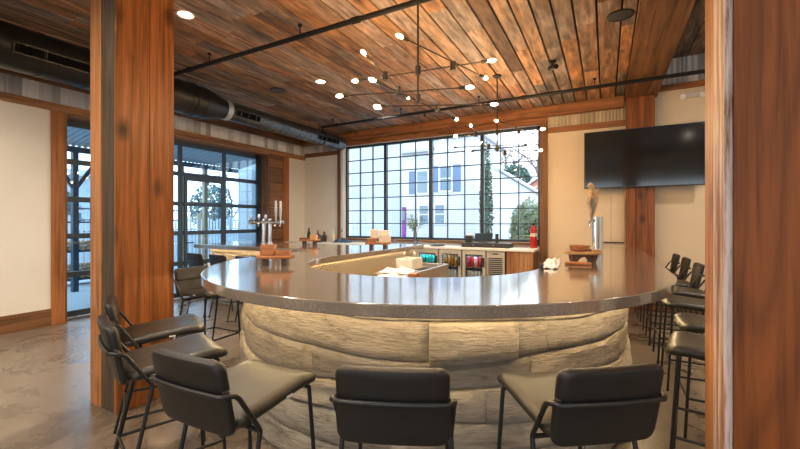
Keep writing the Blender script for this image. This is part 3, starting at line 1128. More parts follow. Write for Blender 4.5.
# ------------------------------------------------------------------ chandeliers
def arm_with_bulbs(t, p0, p1, joints):
    """a thin rod from p0 to p1, cylinders where rods meet, a socket and bulb at each end"""
    p0, p1 = Vector(p0), Vector(p1)
    a = MB().tube([p0, p1], 0.0055, 8).build('arm', 'brass_dark', t, smooth=True)
    for j in joints:
        MB().lathe([(0.024, -0.036), (0.024, 0.036)], j, 16).build('joint', 'brass_dark', t, smooth=True)
    d = (p1 - p0).normalized()
    for q, s in ((p0, -d), (p1, d)):
        MB().tube([q - s * 0.02, q + s * 0.035], 0.014, 12).build('socket', 'brass_dark', a, smooth=True)
        prof = [0.007, 0.010, 0.013, 0.0145, 0.013, 0.009, 0.003]
        MB().tube([q + s * (0.035 + 0.010 * i) for i in range(len(prof))], prof, 14).build('bulb', 'bulb_glow', a, smooth=True)


def chandelier(loc, label):
    t = empty('bulb_chandelier', loc, label=label, cat='chandelier', group='bare bulb rod chandeliers over the bar')
    MB().tube([(0, 0, 0), (0, 0, -1.10)], 0.009, 10).build('stem', 'brass_dark', t, smooth=True)
    MB().lathe([(0.065, 0), (0.065, -0.018), (0.02, -0.03)], (0, 0, 0), 24).build('canopy', 'brass_dark', t, smooth=True)
    zu, zl = -0.822, -1.064
    for z in (zu, zl):
        MB().lathe([(0.024, -0.036), (0.024, 0.036)], (0, 0, z), 16).build('joint', 'brass_dark', t, smooth=True)
    arm_with_bulbs(t, (-0.55, -0.045, zu), (0.55, 0.085, zu), [(-0.314, -0.02, zu), (0.296, 0.055, zu)])
    arm_with_bulbs(t, (-0.25, -0.42, zu + .02), (-0.42, 0.60, zu + .02), [])
    arm_with_bulbs(t, (0.15, -0.52, zu + .02), (0.43, 0.43, zu + .02), [])
    arm_with_bulbs(t, (-0.10, -0.50, zl), (0.055, 0.72, zl), [(-0.06, -0.25, zl), (0.03, 0.36, zl)])
    arm_with_bulbs(t, (-0.52, -0.31, zl + .02), (0.40, -0.03, zl + .02), [])
    arm_with_bulbs(t, (-0.40, 0.10, zl + .02), (0.46, 0.50, zl + .02), [])
    return t


chandelier((-1.42, 2.98, CEIL), 'nearer bare bulb rod chandelier over the curve of the bar')
chandelier((-1.395, 5.60, CEIL), 'farther bare bulb rod chandelier hanging in front of the tall window')

# ------------------------------------------------------------------ the bar
TOP, THK = 1.07, 0.066
OX0, OX1, OC, OR = -3.57, 0.45, (-1.56, 3.51), 2.01
IX0, IX1, IC, IR = -2.74, -0.50, (-1.62, 3.50), 1.12


def arc(c, r, a0, a1, n):
    return [(c[0] + r * math.cos(math.radians(a0 + (a1 - a0) * k / n)), c[1] + r * math.sin(math.radians(a0 + (a1 - a0) * k / n))) for k in range(n + 1)]


def counter_outline(g=0.0):
    """bar top outline, g = inset"""
    o = [(OX1 - g, 6.9 - g)]
    o += arc(OC, OR - g, 0, -180, 72)
    o += arc((OX0 - 0.12, 4.21 - 0.12), 0.12 + g, 0, 90, 8)
    o += [(-6.33 + g, 4.21 + g), (-6.33 + g, 5.25 - g), (OX0 + g, 5.25 - g), (OX0 + g, 5.98 - g), (IX0 - g, 5.98 - g)]
    o += arc(IC, IR + g, 180, 360, 56)
    o += [(IX1 + g, 6.9 - g)]
    return o


bar = empty('bar_counter', (0, 0, 0), label='large horseshoe bar with speckled stone top and rough hewn stone front', cat='bar counter')
MB().prism(counter_outline(), TOP - THK, TOP).build('countertop', 'speckled_stone', bar, smooth=True, bevel=0.006, segs=3)


def resample(pts, step):
    out = [Vector((pts[0][0], pts[0][1], 0))]
    acc = 0.0
    for a, b in zip(pts[:-1], pts[1:]):
        a = Vector((a[0], a[1], 0)); b = Vector((b[0], b[1], 0))
        d = (b - a).length
        while acc + d >= step:
            t = (step - acc) / d
            a = a.lerp(b, t)
            d = (b - a).length
            out.append(a.copy())
            acc = 0.0
        acc += d
    return out


BASE = [(0.14, 6.7)] + arc(OC, 1.70, 0, -180, 120) + [(-3.26, 4.5), (-6.27, 4.5), (-6.27, 5.15)]
STEP = 0.035
bp = resample(BASE, STEP)
bn = []
for i in range(len(bp)):
    t = bp[min(i + 1, len(bp) - 1)] - bp[max(i - 1, 0)]
    bn.append(Vector((-t.y, t.x, 0)).normalized() * -1)
# outward = away from the inside of the bar
for i in range(len(bp)):
    if 100 < i < 200:
        break
cc = Vector((OC[0], OC[1], 0))
mid = min(range(len(bp)), key=lambda i: bp[i].y)
if bn[mid].dot(bp[mid] - cc) < 0:
    bn = [-n for n in bn]

rs = random.Random(5)
m = MB()
seams = [0.0, 0.19, 0.36, 0.53, 0.71, 0.905, TOP - THK]


def seam(k, s):
    """wavy course line k at run s (metres)"""
    if k == 0 or k == len(seams) - 1: return seams[k]
    return seams[k] + 0.018 * math.sin(s * 1.7 + k * 2.1) + 0.010 * math.sin(s * 4.3 + k * 5.0)


NZ = 7
PB = [min(range(len(bp)), key=lambda q: abs(math.degrees(math.atan2(bp[q].y - OC[1], bp[q].x - OC[0])) - a) if bp[q].y < OC[1] else 999) for a in (-65.4, -49.3)]
PB0, PB1 = min(PB), max(PB)
total = len(bp)
for k in range(len(seams) - 1):
    i = 0
    first = True
    while i < total - 2:
        n = rs.randint(14, 38)
        if first: n = rs.randint(6, 20); first = False
        j = min(i + n, total - 1)
        if total - 1 - j < 5: j = total - 1
        prot = rs.uniform(0.0, 0.024) + (0.02 if k <= 2 else 0.0)
        if k == 4:                       # one block stands well proud of its course, on the front
            if i < PB0 < j: j = PB0
            if i == PB0: j = PB1; prot = 0.06
        # the one block that stands well proud of its course, on the front
        sx = bp[(i + j) // 2]
        seed = rs.uniform(0, 90)
        vs = []
        nu = j - i + 1
        for a in range(nu):
            s = (i + a) * STEP
            p, nn = bp[i + a], bn[i + a]
            zb, zt = seam(k, s) + 0.003, seam(k + 1, s) - 0.003
            shift = 0.0
            if a == 0: shift = 0.004
            if a == nu - 1: shift = -0.004
            tdir = Vector((-nn.y, nn.x, 0))
            for b in range(NZ + 1):
                v = b / NZ
                z = zb + (zt - zb) * v
                edge = min(v, 1 - v) * (zt - zb)
                ends = min(a, nu - 1 - a) * STEP
                e = min(edge, ends)
                rim = 0.016 * (1 - min(1.0, e / 0.022)) ** 2
                q = Vector((p.x * 3 + seed, p.y * 3, z * 11))
                nz = noise.noise(q) * 0.011 + noise.noise(q * 3.1) * 0.006 + noise.noise(q * 8) * 0.003
                d = prot + nz - rim
                w = p + nn * d
                vs.append((w.x, w.y, z))
        # closing rim toward the core
        base = len(vs)
        idx = [a * (NZ + 1) for a in range(nu)] + [(nu - 1) * (NZ + 1) + b for b in range(1, NZ + 1)] + [a * (NZ + 1) + NZ for a in range(nu - 2, -1, -1)] + [b for b in range(NZ - 1, 0, -1)]
        for q in idx:
            a = q // (NZ + 1)
            w = bp[i + a] - bn[i + a] * 0.05
            vs.append((w.x, w.y, vs[q][2]))
        fs = []
        for a in range(nu - 1):
            for b in range(NZ):
                q = a * (NZ + 1) + b
                fs.append((q, q + NZ + 1, q + NZ + 2, q + 1))
        L = len(idx)
        for r in range(L):
            r2 = (r + 1) % L
            fs.append((idx[r2], idx[r], base + r, base + r2))
        m.add(vs, fs)
        i = j
clad = m.build('stone_cladding', 'hewn_stone', bar, smooth=True)
# core behind the stones
m = MB()
for i in range(0, total - 1):
    a, b = bp[i] - bn[i] * 0.05, bp[i + 1] - bn[i + 1] * 0.05
    a2, b2 = bp[i] - bn[i] * 0.16, bp[i + 1] - bn[i + 1] * 0.16
    if i == 0: vs0 = []
    m.add([(a.x, a.y, 0), (b.x, b.y, 0), (b.x, b.y, TOP - THK - .001), (a.x, a.y, TOP - THK - .001)], [(0, 1, 2, 3)])
m.build('core_wall', 'ceiling_deck', bar, flip=False)


def ribbon(path, nrm, off, width, z0, z1):
    m = MB()
    n = len(path)
    vs = []
    for p, q in zip(path, nrm):
        a = p + q * off
        b = p + q * (off + width)
        vs += [(a.x, a.y, z0), (b.x, b.y, z0), (b.x, b.y, z1), (a.x, a.y, z1)]
    fs = []
    for i in range(n - 1):
        for k in range(4):
            k2 = (k + 1) % 4
            fs.append((i * 4 + k, i * 4 + k2, (i + 1) * 4 + k2, (i + 1) * 4 + k))
    fs += [(0, 1, 2, 3), tuple((n - 1) * 4 + k for k in (3, 2, 1, 0))]
    return m.add(vs, fs)


tag(ribbon(bp[::3], bn[::3], 0.13, 0.02, TOP - THK - 0.008, TOP - THK - 0.001).build('light_strip', 'led_warm', bar), 'glowing warm strip under the counter edge')
INN = [(IX0 - 0.09, 5.9)] + arc(IC, IR + 0.09, 180, 360, 80) + [(IX1 + 0.09, 6.7)]
ip = resample(INN, 0.07)
inn = []
for i in range(len(ip)):
    t = ip[min(i + 1, len(ip) - 1)] - ip[max(i - 1, 0)]
    inn.append(Vector((-t.y, t.x, 0)).normalized())
mid = min(range(len(ip)), key=lambda i: ip[i].y)
if inn[mid].y < 0: inn = [-n for n in inn]
tag(ribbon(ip, inn, -0.03, 0.03, 0.0, TOP - THK - 0.001).build('inner_panel', 'quilted_steel', bar), 'quilted panel facing the bartender side')
tag(ribbon(ip, inn, 0.001, 0.014, TOP - THK - 0.006, TOP - THK - 0.001).build('light_strip', 'led_inner', bar), 'glowing warm strip under the inner counter edge')

# back counter under the window with coolers
BF = 6.94
bc = MB()
bc.box(WALLX + 0.002, WX1, BF - 0.03, WALLY - 0.062, 0.93, 0.97)
tag(bc.build('back_counter_top', 'white_plastic', bevel=0.004), 'long pale worktop running under the tall window', 'worktop')


def cooler(x0, x1, label, cans):
    t = empty('beverage_cooler', ((x0 + x1) / 2, BF, 0), label=label, cat='beverage cooler', group='glass door coolers under the back counter')
    w = (x1 - x0) / 2 - 0.004
    m = MB()
    m.box(-w, w, 0.02, 0.60, 0.0, 0.09)
    m.box(-w, -w + 0.03, 0.02, 0.60, 0.09, 0.925)
    m.box(w - 0.03, w, 0.02, 0.60, 0.09, 0.925)
    m.box(-w + 0.03, w - 0.03, 0.57, 0.60, 0.09, 0.925)
    m.box(-w + 0.03, w - 0.03, 0.02, 0.57, 0.875, 0.925)
    m.build('body', 'cooler_inside', t)
    MB().box(-w + 0.05, w - 0.05, 0.05, 0.07, 0.868, 0.874).build('inner_light', 'cooler_led', t)
    for z in (0.34, 0.60):
        MB().box(-w + 0.031, w - 0.031, 0.06, 0.55, z - 0.008, z).build('shelf', 'steel', t)
    d = MB()
    d.box(-w, -w + 0.055, -0.02, 0.018, 0.10, 0.925)
    d.box(w - 0.055, w, -0.02, 0.018, 0.10, 0.925)
    d.box(-w + 0.055, w - 0.055, -0.02, 0.018, 0.10, 0.16)
    d.box(-w + 0.055, w - 0.055, -0.02, 0.018, 0.845, 0.925)
    dd = d.build('door', 'steel_panel', t, bevel=0.004)
    MB().box(-w + 0.05, w - 0.05, -0.006, 0.0, 0.155, 0.85).build('pane', 'clear_glass', dd)
    g = MB()
    g.box(-w + 0.055, -w + 0.07, -0.012, 0.012, 0.16, 0.845)
    g.box(w - 0.07, w - 0.055, -0.012, 0.012, 0.16, 0.845)
    g.box(-w + 0.07, w - 0.07, -0.012, 0.012, 0.83, 0.845)
    g.build('gasket', 'dark_plastic', dd)
    MB().box(w - 0.05, w - 0.012, -0.05, -0.021, 0.63, 0.80).build('handle', 'dark_plastic', dd, bevel=0.006)
    return t


def drink(kind, loc, r, h, mat, label, group):
    t = empty(kind, loc, label=label, cat='bottle' if kind == 'bottle' else 'can', group=group)
    if kind == 'can':
        MB().lathe([(r * .8, 0), (r, 0.01), (r, h * .92), (r * .78, h)], (0, 0, 0), 14).build('body', mat, t, smooth=True)
        MB().lathe([(r * .76, h), (r * .76, h + .003)], (0, 0, 0), 14).build('lid', 'steel', t)
    else:
        MB().lathe([(r * .9, 0), (r, 0.01), (r, h * .58), (r * .45, h * .75), (r * .38, h * .97), (r * .42, h)], (0, 0, 0), 14).build('body', mat, t, smooth=True)
        MB().lathe([(r * .44, h), (r * .44, h + .012)], (0, 0, 0), 12).build('cap', 'steel', t)
    return t


cx = [(-3.33, -2.87), (-2.85, -2.40), (-2.38, -1.935)]
names = ['left', 'middle', 'right']
cooler(cx[0][0], cx[0][1], 'leftmost glass door cooler with green and teal drinks under the back counter', None)
cooler(cx[1][0], cx[1][1], 'middle glass door cooler with pale bottles under the back counter', None)
cooler(cx[2][0], cx[2][1], 'rightmost glass door cooler with red cans under the back counter', None)
stock = [[('can', 'teal_can', 'teal'), ('bottle', 'green_glass', 'green')], [('bottle', 'amber_glass', 'amber'), ('can', 'white_can', 'white')], [('can', 'red_can', 'red'), ('can', 'white_can', 'white')]]
for ci in range(3):
    for si, z in enumerate((0.60, 0.34)):
        kind, mat, cname = stock[ci][si]
        if ci == 2 and si == 0: row = ['red_can', 'red_can', 'pink_label', 'red_can', 'dark_plastic']
        else: row = [mat] * 5
        x0, x1 = cx[ci]
        for q in range(5):
            xx = x0 + 0.085 + (x1 - x0 - 0.17) * q / 4
            shelf = 'upper' if si == 0 else 'lower'
            if row[q] == 'dark_plastic': lab, grp = 'dark can at the right end of the upper shelf in the rightmost cooler', 'dark can in the cooler'
            elif row[q] == 'pink_label': lab, grp = 'pink can among red cans on the upper shelf in the rightmost cooler', 'pink can in the cooler'
            else:
                lab = '%s %s on the %s shelf of the %s cooler' % (cname, kind, shelf, {'left': 'leftmost', 'middle': 'middle', 'right': 'rightmost'}[names[ci]])
                grp = '%s %ss on the %s shelf of the %s cooler' % (cname, kind, shelf, names[ci])
            drink(kind, (xx, BF + 0.12, z + 0.0005), 0.034, 0.19 if kind == 'can' else 0.225, row[q], lab, grp)

t = empty('cooling_unit', (-1.76, BF, 0), label='pale louvred compressor unit right of the drinks coolers', cat='cooling unit')
MB().box(-0.165, 0.165, 0.0, 0.6, 0.0, 0.925).build('housing', 'steel_panel', t, bevel=0.004)
for k in range(9):
    MB().box(-0.125, 0.125, -0.012, -0.001, 0.50 + k * 0.036, 0.516 + k * 0.036).build('louvre', 'dark_plastic', t)
for k in range(7):
    MB().box(-0.125, 0.125, -0.012, -0.001, 0.12 + k * 0.036, 0.136 + k * 0.036).build('louvre', 'dark_plastic', t)
MB().box(-0.05, 0.05, -0.006, -0.001, 0.865, 0.885).build('badge', 'dark_plastic', t)
MB().lathe([(0.018, -0.006), (0.018, 0.006)], (-0.04, -0.004, 0.435), 14).build('knob', 'dark_plastic', t)
MB().lathe([(0.012, -0.006), (0.012, 0.006)], (0.04, -0.004, 0.435), 14).build('knob', 'red_paint', t)


def plank_cabinet(x0, x1, label):
    t = empty('back_bar_cabinet', ((x0 + x1) / 2, BF, 0), label=label, cat='cabinet')
    w = (x1 - x0) / 2
    MB().box(-w, w, 0.02, 0.6, 0, 0.925).build('carcass', 'trim_wood_z', t)
    k = max(2, int(round(2 * w / 0.09)))
    d = MB()
    for q in range(k):
        d.box(-w + 2 * w * q / k + 0.001, -w + 2 * w * (q + 1) / k - 0.001, -0.005 - 0.004 * (q % 2), 0.0195, 0.08, 0.92)
    d.build('door', 'cabinet_wood', t)
    return t


plank_cabinet(-1.56, -1.11, 'plank fronted wooden cabinet between the compressor unit and window trim')
plank_cabinet(-3.66, -3.36, 'dark reddish wooden cabinet end left of the drinks coolers')
plank_cabinet(-6.88, -3.70, 'long plank fronted cabinet under the left half of the back counter')

# under-bar equipment seen through the horseshoe opening
t = empty('underbar_sink', (-2.48, 5.08, 0), label='low stainless sink station against the inside of the left bar leg', cat='sink')
m = MB()
m.box(-0.245, 0.245, -0.75, 0.75, 0.55, 0.60)
for s in (-0.245, 0.215):
    m.box(s, s + 0.03, -0.75, 0.75, 0.60, 0.78)
for yy in (-0.75, -0.26, 0.23, 0.72):
    m.box(-0.215, 0.215, yy, yy + 0.03, 0.60, 0.78)
m.build('basin', 'steel', t, bevel=0.004)
for sx in (-0.2, 0.2):
    for sy in (-0.68, 0.68):
        MB().tube([(sx, sy, 0), (sx, sy, 0.55)], 0.02, 10).build('leg', 'steel', t)
MB().tube([(-0.21, 0.1, 0.78), (-0.21, 0.1, 0.98), (-0.16, 0.1, 1.02), (-0.06, 0.1, 1.0), (-0.04, 0.1, 0.95)], 0.012, 10).build('faucet', 'chrome', t, smooth=True)
t = empty('storage_tub', (-2.52, 5.0, 0.782), label='white open tub on the sink station inside the bar', cat='tub')
m = MB()
m.box(-0.13, 0.13, -0.17, 0.17, 0, 0.008)
for (a, b, c_, d) in ((-0.13, -0.122, -0.17, 0.17), (0.122, 0.13, -0.17, 0.17), (-0.122, 0.122, -0.17, -0.162), (-0.122, 0.122, 0.162, 0.17)):
    m.box(a, b, c_, d, 0.008, 0.15)
m.build('tub', 'white_plastic', t, bevel=0.004)
for sy in (-0.19, 0.1705):
    MB().box(-0.06, 0.06, sy, sy + 0.0195, 0.125, 0.14).build('handle', 'white_plastic', t, bevel=0.003)
t = empty('ice_bin', (-2.22, 4.04, 0), 0, label='stainless ice bin with a white cloth inside the bar opening', cat='ice bin')
m = MB()
m.box(-0.30, 0.30, -0.25, 0.25, 0.1, 0.74)
m.build('body', 'steel', t, bevel=0.008)
MB().box(-0.31, 0.31, -0.26, 0.26, 0.742, 0.775).build('lid', 'steel', t, bevel=0.006)
for sx in (-0.26, 0.26):
    for sy in (-0.21, 0.21):
        MB().tube([(sx, sy, 0), (sx, sy, 0.1)], 0.02, 10).build('leg', 'steel', t)


def cloth(name, loc, sx, sy, rz, label, h=0.03, mat='white_cloth', cat='cloth', seed=0):
    m = MB()
    n = 18
    vs = []
    for i in range(n + 1):
        for j in range(n + 1):
            u, v = i / n - .5, j / n - .5
            q = Vector((u * 4 + seed, v * 4, seed))
            z = h * (0.6 + 0.9 * noise.noise(q) + 0.5 * noise.noise(q * 2.3)) * (1 - (2 * max(abs(u), abs(v))) ** 4 * 0.8)
            vs.append((u * sx * (1 + .1 * noise.noise(q * 2)), v * sy * (1 + .1 * noise.noise(q * 2 + Vector((7, 0, 0)))), max(0.002, z)))
    fs = []
    for i in range(n):
        for j in range(n):
            a = i * (n + 1) + j
            fs.append((a, a + n + 1, a + n + 2, a + 1))
    m.add(vs, fs)
    o = m.build(name, mat, smooth=True)
    s = o.modifiers.new('thickness', 'SOLIDIFY')
    s.thickness = 0.003
    s.offset = 1
    o.location = loc
    o.rotation_euler = (0, 0, rz)
    return tag(o, label, cat)


cloth('bar_towel', (-2.30, 4.02, 0.777), 0.36, 0.36, 0.2, 'white crumpled towel on the ice bin inside the bar', 0.05)
tag(MB().box(-0.05, 0.05, -0.05, 0.05, 0, 0.07).build('wooden_block', 'caddy_wood', bevel=0.004), 'small orange wooden block beside the white towel inside the bar', 'block').location = (-2.02, 4.12, 0.776)
cloth('bar_towel', (-2.48, 4.56, 0.7815), 0.44, 0.40, 0.1, 'white towel spread over the near end of the sink station', 0.06, seed=6)
cloth('bar_towel', (-0.435, 3.72, TOP + 0.001), 0.13, 0.62, 0.06, 'long crumpled white towel on the inner edge of the right bar leg', 0.055, seed=4)
t = empty('jigger', (-0.46, 3.30, TOP), label='small dark pour spout standing beside the towel on the bar edge', cat='pour spout')
MB().lathe([(0.016, 0), (0.02, 0.004), (0.012, 0.03), (0.02, 0.05)], (0, 0, 0), 14).build('cup', 'dark_plastic', t, smooth=True)
tag(MB().box(-0.11, 0.11, -0.055, 0.055, 0, 0.022).build('wooden_tray', 'caddy_wood', bevel=0.006), 'small flat wooden tray beside the towel on the right bar leg', 'tray').location = (-0.225, 3.88, TOP)
tag(MB().box(-0.10, 0.10, -0.14, 0.14, 0, 0.012).build('drip_mat', 'dark_plastic', bevel=0.004), 'thin dark drip mat at the far inner edge of the right bar leg', 'mat').location = (-0.33, 5.55, TOP)


# ------------------------------------------------------------------ counter-top caddies
def slab(n, rx, ry, seed, t, mat, name, par, z):
    pts = []
    for k in range(n):
        a = 2 * PI * k / n
        e = 1 + 0.09 * noise.noise(Vector((math.cos(a) * 1.6 + seed, math.sin(a) * 1.6, seed)))
        c, s = math.cos(a), math.sin(a)
        pts.append((rx * e * math.copysign(abs(c) ** 0.6, c), ry * e * math.copysign(abs(s) ** 0.6, s)))
    return MB().prism(pts, z, z + t).build(name, mat, par, smooth=True, bevel=0.006)


def open_box(x0, x1, y0, y1, z0, z1, t=0.009):
    m = MB()
    m.box(x0, x1, y0, y1, z0, z0 + t)
    m.box(x0, x0 + t, y0, y1, z0 + t, z1)
    m.box(x1 - t, x1, y0, y1, z0 + t, z1)
    m.box(x0 + t, x1 - t, y0, y0 + t, z0 + t, z1)
    m.box(x0 + t, x1 - t, y1 - t, y1, z0 + t, z1)
    return m


def caddy(loc, rz, label, tall=True, seed=1.0, sc=1.0, light=False):
    t = empty('napkin_caddy', loc, rz, label=label, cat='caddy', group='wooden napkin caddies on the bar')
    w1 = 'caddy_wood_light' if light else 'caddy_wood'
    slab(36, 0.165 * sc, 0.095 * sc, seed, 0.026, w1, 'slab', t, 0.062)
    for s in (-1, 1):
        MB().box(s * 0.085 * sc - 0.02, s * 0.085 * sc + 0.02, -0.06, 0.06, 0, 0.061).build('foot', 'caddy_wood_dark', t, bevel=0.004)
    if tall:
        open_box(-0.12 * sc, 0.0, -0.06, 0.06, 0.0885, 0.185).build('box', 'caddy_wood', t, bevel=0.002)
        open_box(0.01, 0.14 * sc, -0.055, 0.055, 0.0885, 0.13).build('tray', 'caddy_wood', t, bevel=0.002)
    return t


caddy((-2.66, 2.56, TOP), YAW + 0.1, 'orange wooden caddy with tall box on the left curve of the bar', True, 2.0)
t = caddy((-4.42, 5.02, TOP), YAW - .1, 'dark wooden caddy on the bar arm beside the dark bottles', False, 5.0, 1.05)
open_box(0.02, 0.13, -0.05, 0.05, 0.0885, 0.17).build('box', 'caddy_wood_light', t, bevel=0.002)
MB().box(-0.16, -0.02, -0.05, 0.05, 0.0885, 0.115).build('tray', 'caddy_wood_dark', t, bevel=0.004)
t = caddy((-2.92, 4.77, TOP), YAW, 'dark legged wooden caddy loaded with pale boxes near the window', False, 8.0, 1.15)
for (lab, b) in (('carton', (-0.14, 0.0, -0.05, 0.05, 0.0885, 0.16)), ('carton', (0.005, 0.18, -0.05, 0.06, 0.0885, 0.19)), ('carton', (-0.09, 0.04, -0.04, 0.05, 0.162, 0.26))):
    pass
for k, (b, mt, lab) in enumerate((((-0.15, -0.02, -0.05, 0.05, 0.0895, 0.15), 'caddy_wood', 'low brown box at the left of the loaded caddy'),
                              ((0.02, 0.19, -0.05, 0.06, 0.0895, 0.19), 'cream_box', 'pale box at the right of the loaded caddy'),
                              ((-0.10, 0.012, -0.045, 0.05, 0.1515, 0.28), 'cream_box', 'upright pale box stacked at the back of the loaded caddy'),
                              ((0.03, 0.16, -0.04, 0.05, 0.1915, 0.265), 'cream_box', 'topmost pale box on the right of the loaded caddy'))):
    o = MB().box(b[0], b[1], b[2], b[3], 0, b[5] - b[4]).build('napkin_box', mt, bevel=0.004)
    tag(o, lab, 'box', 'boxes on the loaded caddy')
    o.location = Vector((-2.92, 4.77, TOP + b[4]))
    o.rotation_euler = (0, 0, YAW)
# right-hand caddy: arched foot, shaped tray, bowl
t = empty('napkin_caddy', (-0.20, 4.15, TOP), YAW - 0.15, label='light wooden caddy with arched foot and bowl on the right bar leg', cat='caddy', group='wooden napkin caddies on the bar')
pts = []
for k in range(17):
    a = PI * k / 16
    pts.append((0.058 * math.cos(a), 0.052 * math.sin(a)))
poly = [(0.105, 0.0)] + [(0.058, 0.0)] + pts[1:-1] + [(-0.058, 0.0), (-0.105, 0.0), (-0.12, 0.075), (0.12, 0.075)]
ft = MB()
n = len(poly)
vs = [(u, -0.055, v) for u, v in poly] + [(u, 0.055, v) for u, v in poly]
ft.add(vs, [tuple(range(n)), tuple(reversed(range(n, 2 * n)))] + [(i, (i + 1) % n, n + (i + 1) % n, n + i) for i in range(n)])
ft.build('arched_foot', 'caddy_wood_dark', t)
slab(36, 0.165, 0.10, 3.0, 0.03, 'caddy_wood_light', 'slab', t, 0.076)
MB().lathe([(0.05, 0), (0.085, 0.012), (0.092, 0.055), (0.085, 0.055), (0.075, 0.018), (0.0, 0.014)], (-0.03, 0, 0.107), 28, cap=False).build('bowl', 'caddy_wood', t, smooth=True)
MB().box(0.062, 0.15, -0.045, 0.045, 0.107, 0.125).build('tray', 'caddy_wood_light', t, bevel=0.004)


# ------------------------------------------------------------------ beer taps
def faucet(par, x, y, z, ang, handle_mat, hh=0.12, handle='lever'):
    f = MB()
    d = Vector((math.cos(ang), math.sin(ang), 0))
    p = Vector((x, y, z))
    f.tube([p, p + d * 0.05, p + d * 0.085 + Vector((0, 0, -0.01)), p + d * 0.10 + Vector((0, 0, -0.075))], [0.016, 0.015, 0.013, 0.009], 12)
    fo = f.build('faucet', 'chrome', par, smooth=True)
    h = MB()
    q = p + d * 0.06
    h.tube([q + Vector((0, 0, 0.012)), q + Vector((0, 0, 0.04)), q + Vector((0, 0, 0.04 + hh * .5)), q + Vector((0, 0, 0.04 + hh))], [0.008, 0.013, 0.024, 0.019], 12)
    h.build('tap_handle', handle_mat, fo, smooth=True)
    return fo


t = empty('beer_tap_tower', (-5.36, 4.95, TOP), YAW, label='chrome T shaped beer tap tower on the left bar arm', cat='beer tap')
m = MB()
for xx in (-0.05, 0.06):
    m.lathe([(0.045, 0), (0.045, 0.012), (0.03, 0.018)], (xx, 0, 0), 20)
    m.tube([(xx, 0, 0.012), (xx, 0, 0.44)], 0.028, 18)
m.build('column', 'chrome', t, smooth=True)
MB().tube([(-0.31, 0, 0.38), (0.31, 0, 0.38)], 0.038, 18).build('crossbar', 'chrome', t, smooth=True)
for k, xx in enumerate((-0.24, -0.10, 0.02, 0.20, 0.28)):
    faucet(t, xx, -0.035, 0.38, -PI / 2, ('chrome', 'chrome', 'chrome', 'steel', 'steel')[k], (0.07, 0.10, 0.09, 0.34, 0.33)[k])

t = empty('beer_tap_tower', (-0.11, 5.72, TOP), YAW, label='upright chrome beer tap column with carved handle on the right bar leg', cat='beer tap')
MB().lathe([(0.065, 0), (0.065, 0.014), (0.05, 0.02)], (0, 0, 0), 24).build('base', 'chrome', t, smooth=True)
MB().tube([(-0.02, 0, 0.014), (-0.02, 0, 0.46)], 0.038, 20).build('column', 'chrome', t, smooth=True)
MB().box(0.025, 0.075, -0.03, 0.04, 0.014, 0.46).build('side_column', 'steel', t, bevel=0.008)
f = MB()
f.tube([(-0.02, 0, 0.40), (-0.07, -0.04, 0.41), (-0.12, -0.06, 0.39), (-0.125, -0.06, 0.32)], [0.02, 0.02, 0.016, 0.011], 12)
fo = f.build('faucet', 'chrome', t, smooth=True)
h = MB()
zz0 = 0.42
prof = [(0.012, 0.0), (0.022, 0.05), (0.034, 0.11), (0.046, 0.18), (0.058, 0.25), (0.060, 0.31), (0.045, 0.36), (0.030, 0.385), (0.040, 0.41), (0.042, 0.44), (0.026, 0.47), (0.004, 0.485)]
nn = 24
vs, fs = [], []
for (r, z) in prof:
    for k in range(nn):
        a = 2 * PI * k / nn
        e = 1 + 0.35 * noise.noise(Vector((math.cos(a) * 2, math.sin(a) * 2, z * 12)))
        vs.append((-0.10 + 0.05 * math.sin(z * 7) * .6 + r * e * math.cos(a), -0.055 + r * e * 0.8 * math.sin(a), zz0 + z))
for i in range(len(prof) - 1):
    for k in range(nn):
        k2 = (k + 1) % nn
        fs.append((i * nn + k, i * nn + k2, (i + 1) * nn + k2, (i + 1) * nn + k))
fs.append(tuple((len(prof) - 1) * nn + k for k in range(nn)))
h.add(vs, fs)
h.tube([(-0.13, -0.08, zz0 + .29), (-0.155, -0.10, zz0 + .2), (-0.13, -0.12, zz0 + .12)], [0.022, 0.018, 0.01], 10)
h.tube([(-0.05, -0.09, zz0 + .30), (-0.035, -0.11, zz0 + .36), (-0.05, -0.12, zz0 + .40)], [0.022, 0.016, 0.012], 10)
h.build('carved_handle', 'carving_tan', fo, smooth=True)
g = MB()
g.tube([(-0.10, -0.095, zz0 + .27), (-0.095, -0.10, zz0 + .17), (-0.10, -0.085, zz0 + .06)], [0.022, 0.028, 0.012], 10)
g.build('carved_inset', 'carving_grey', fo, smooth=True)


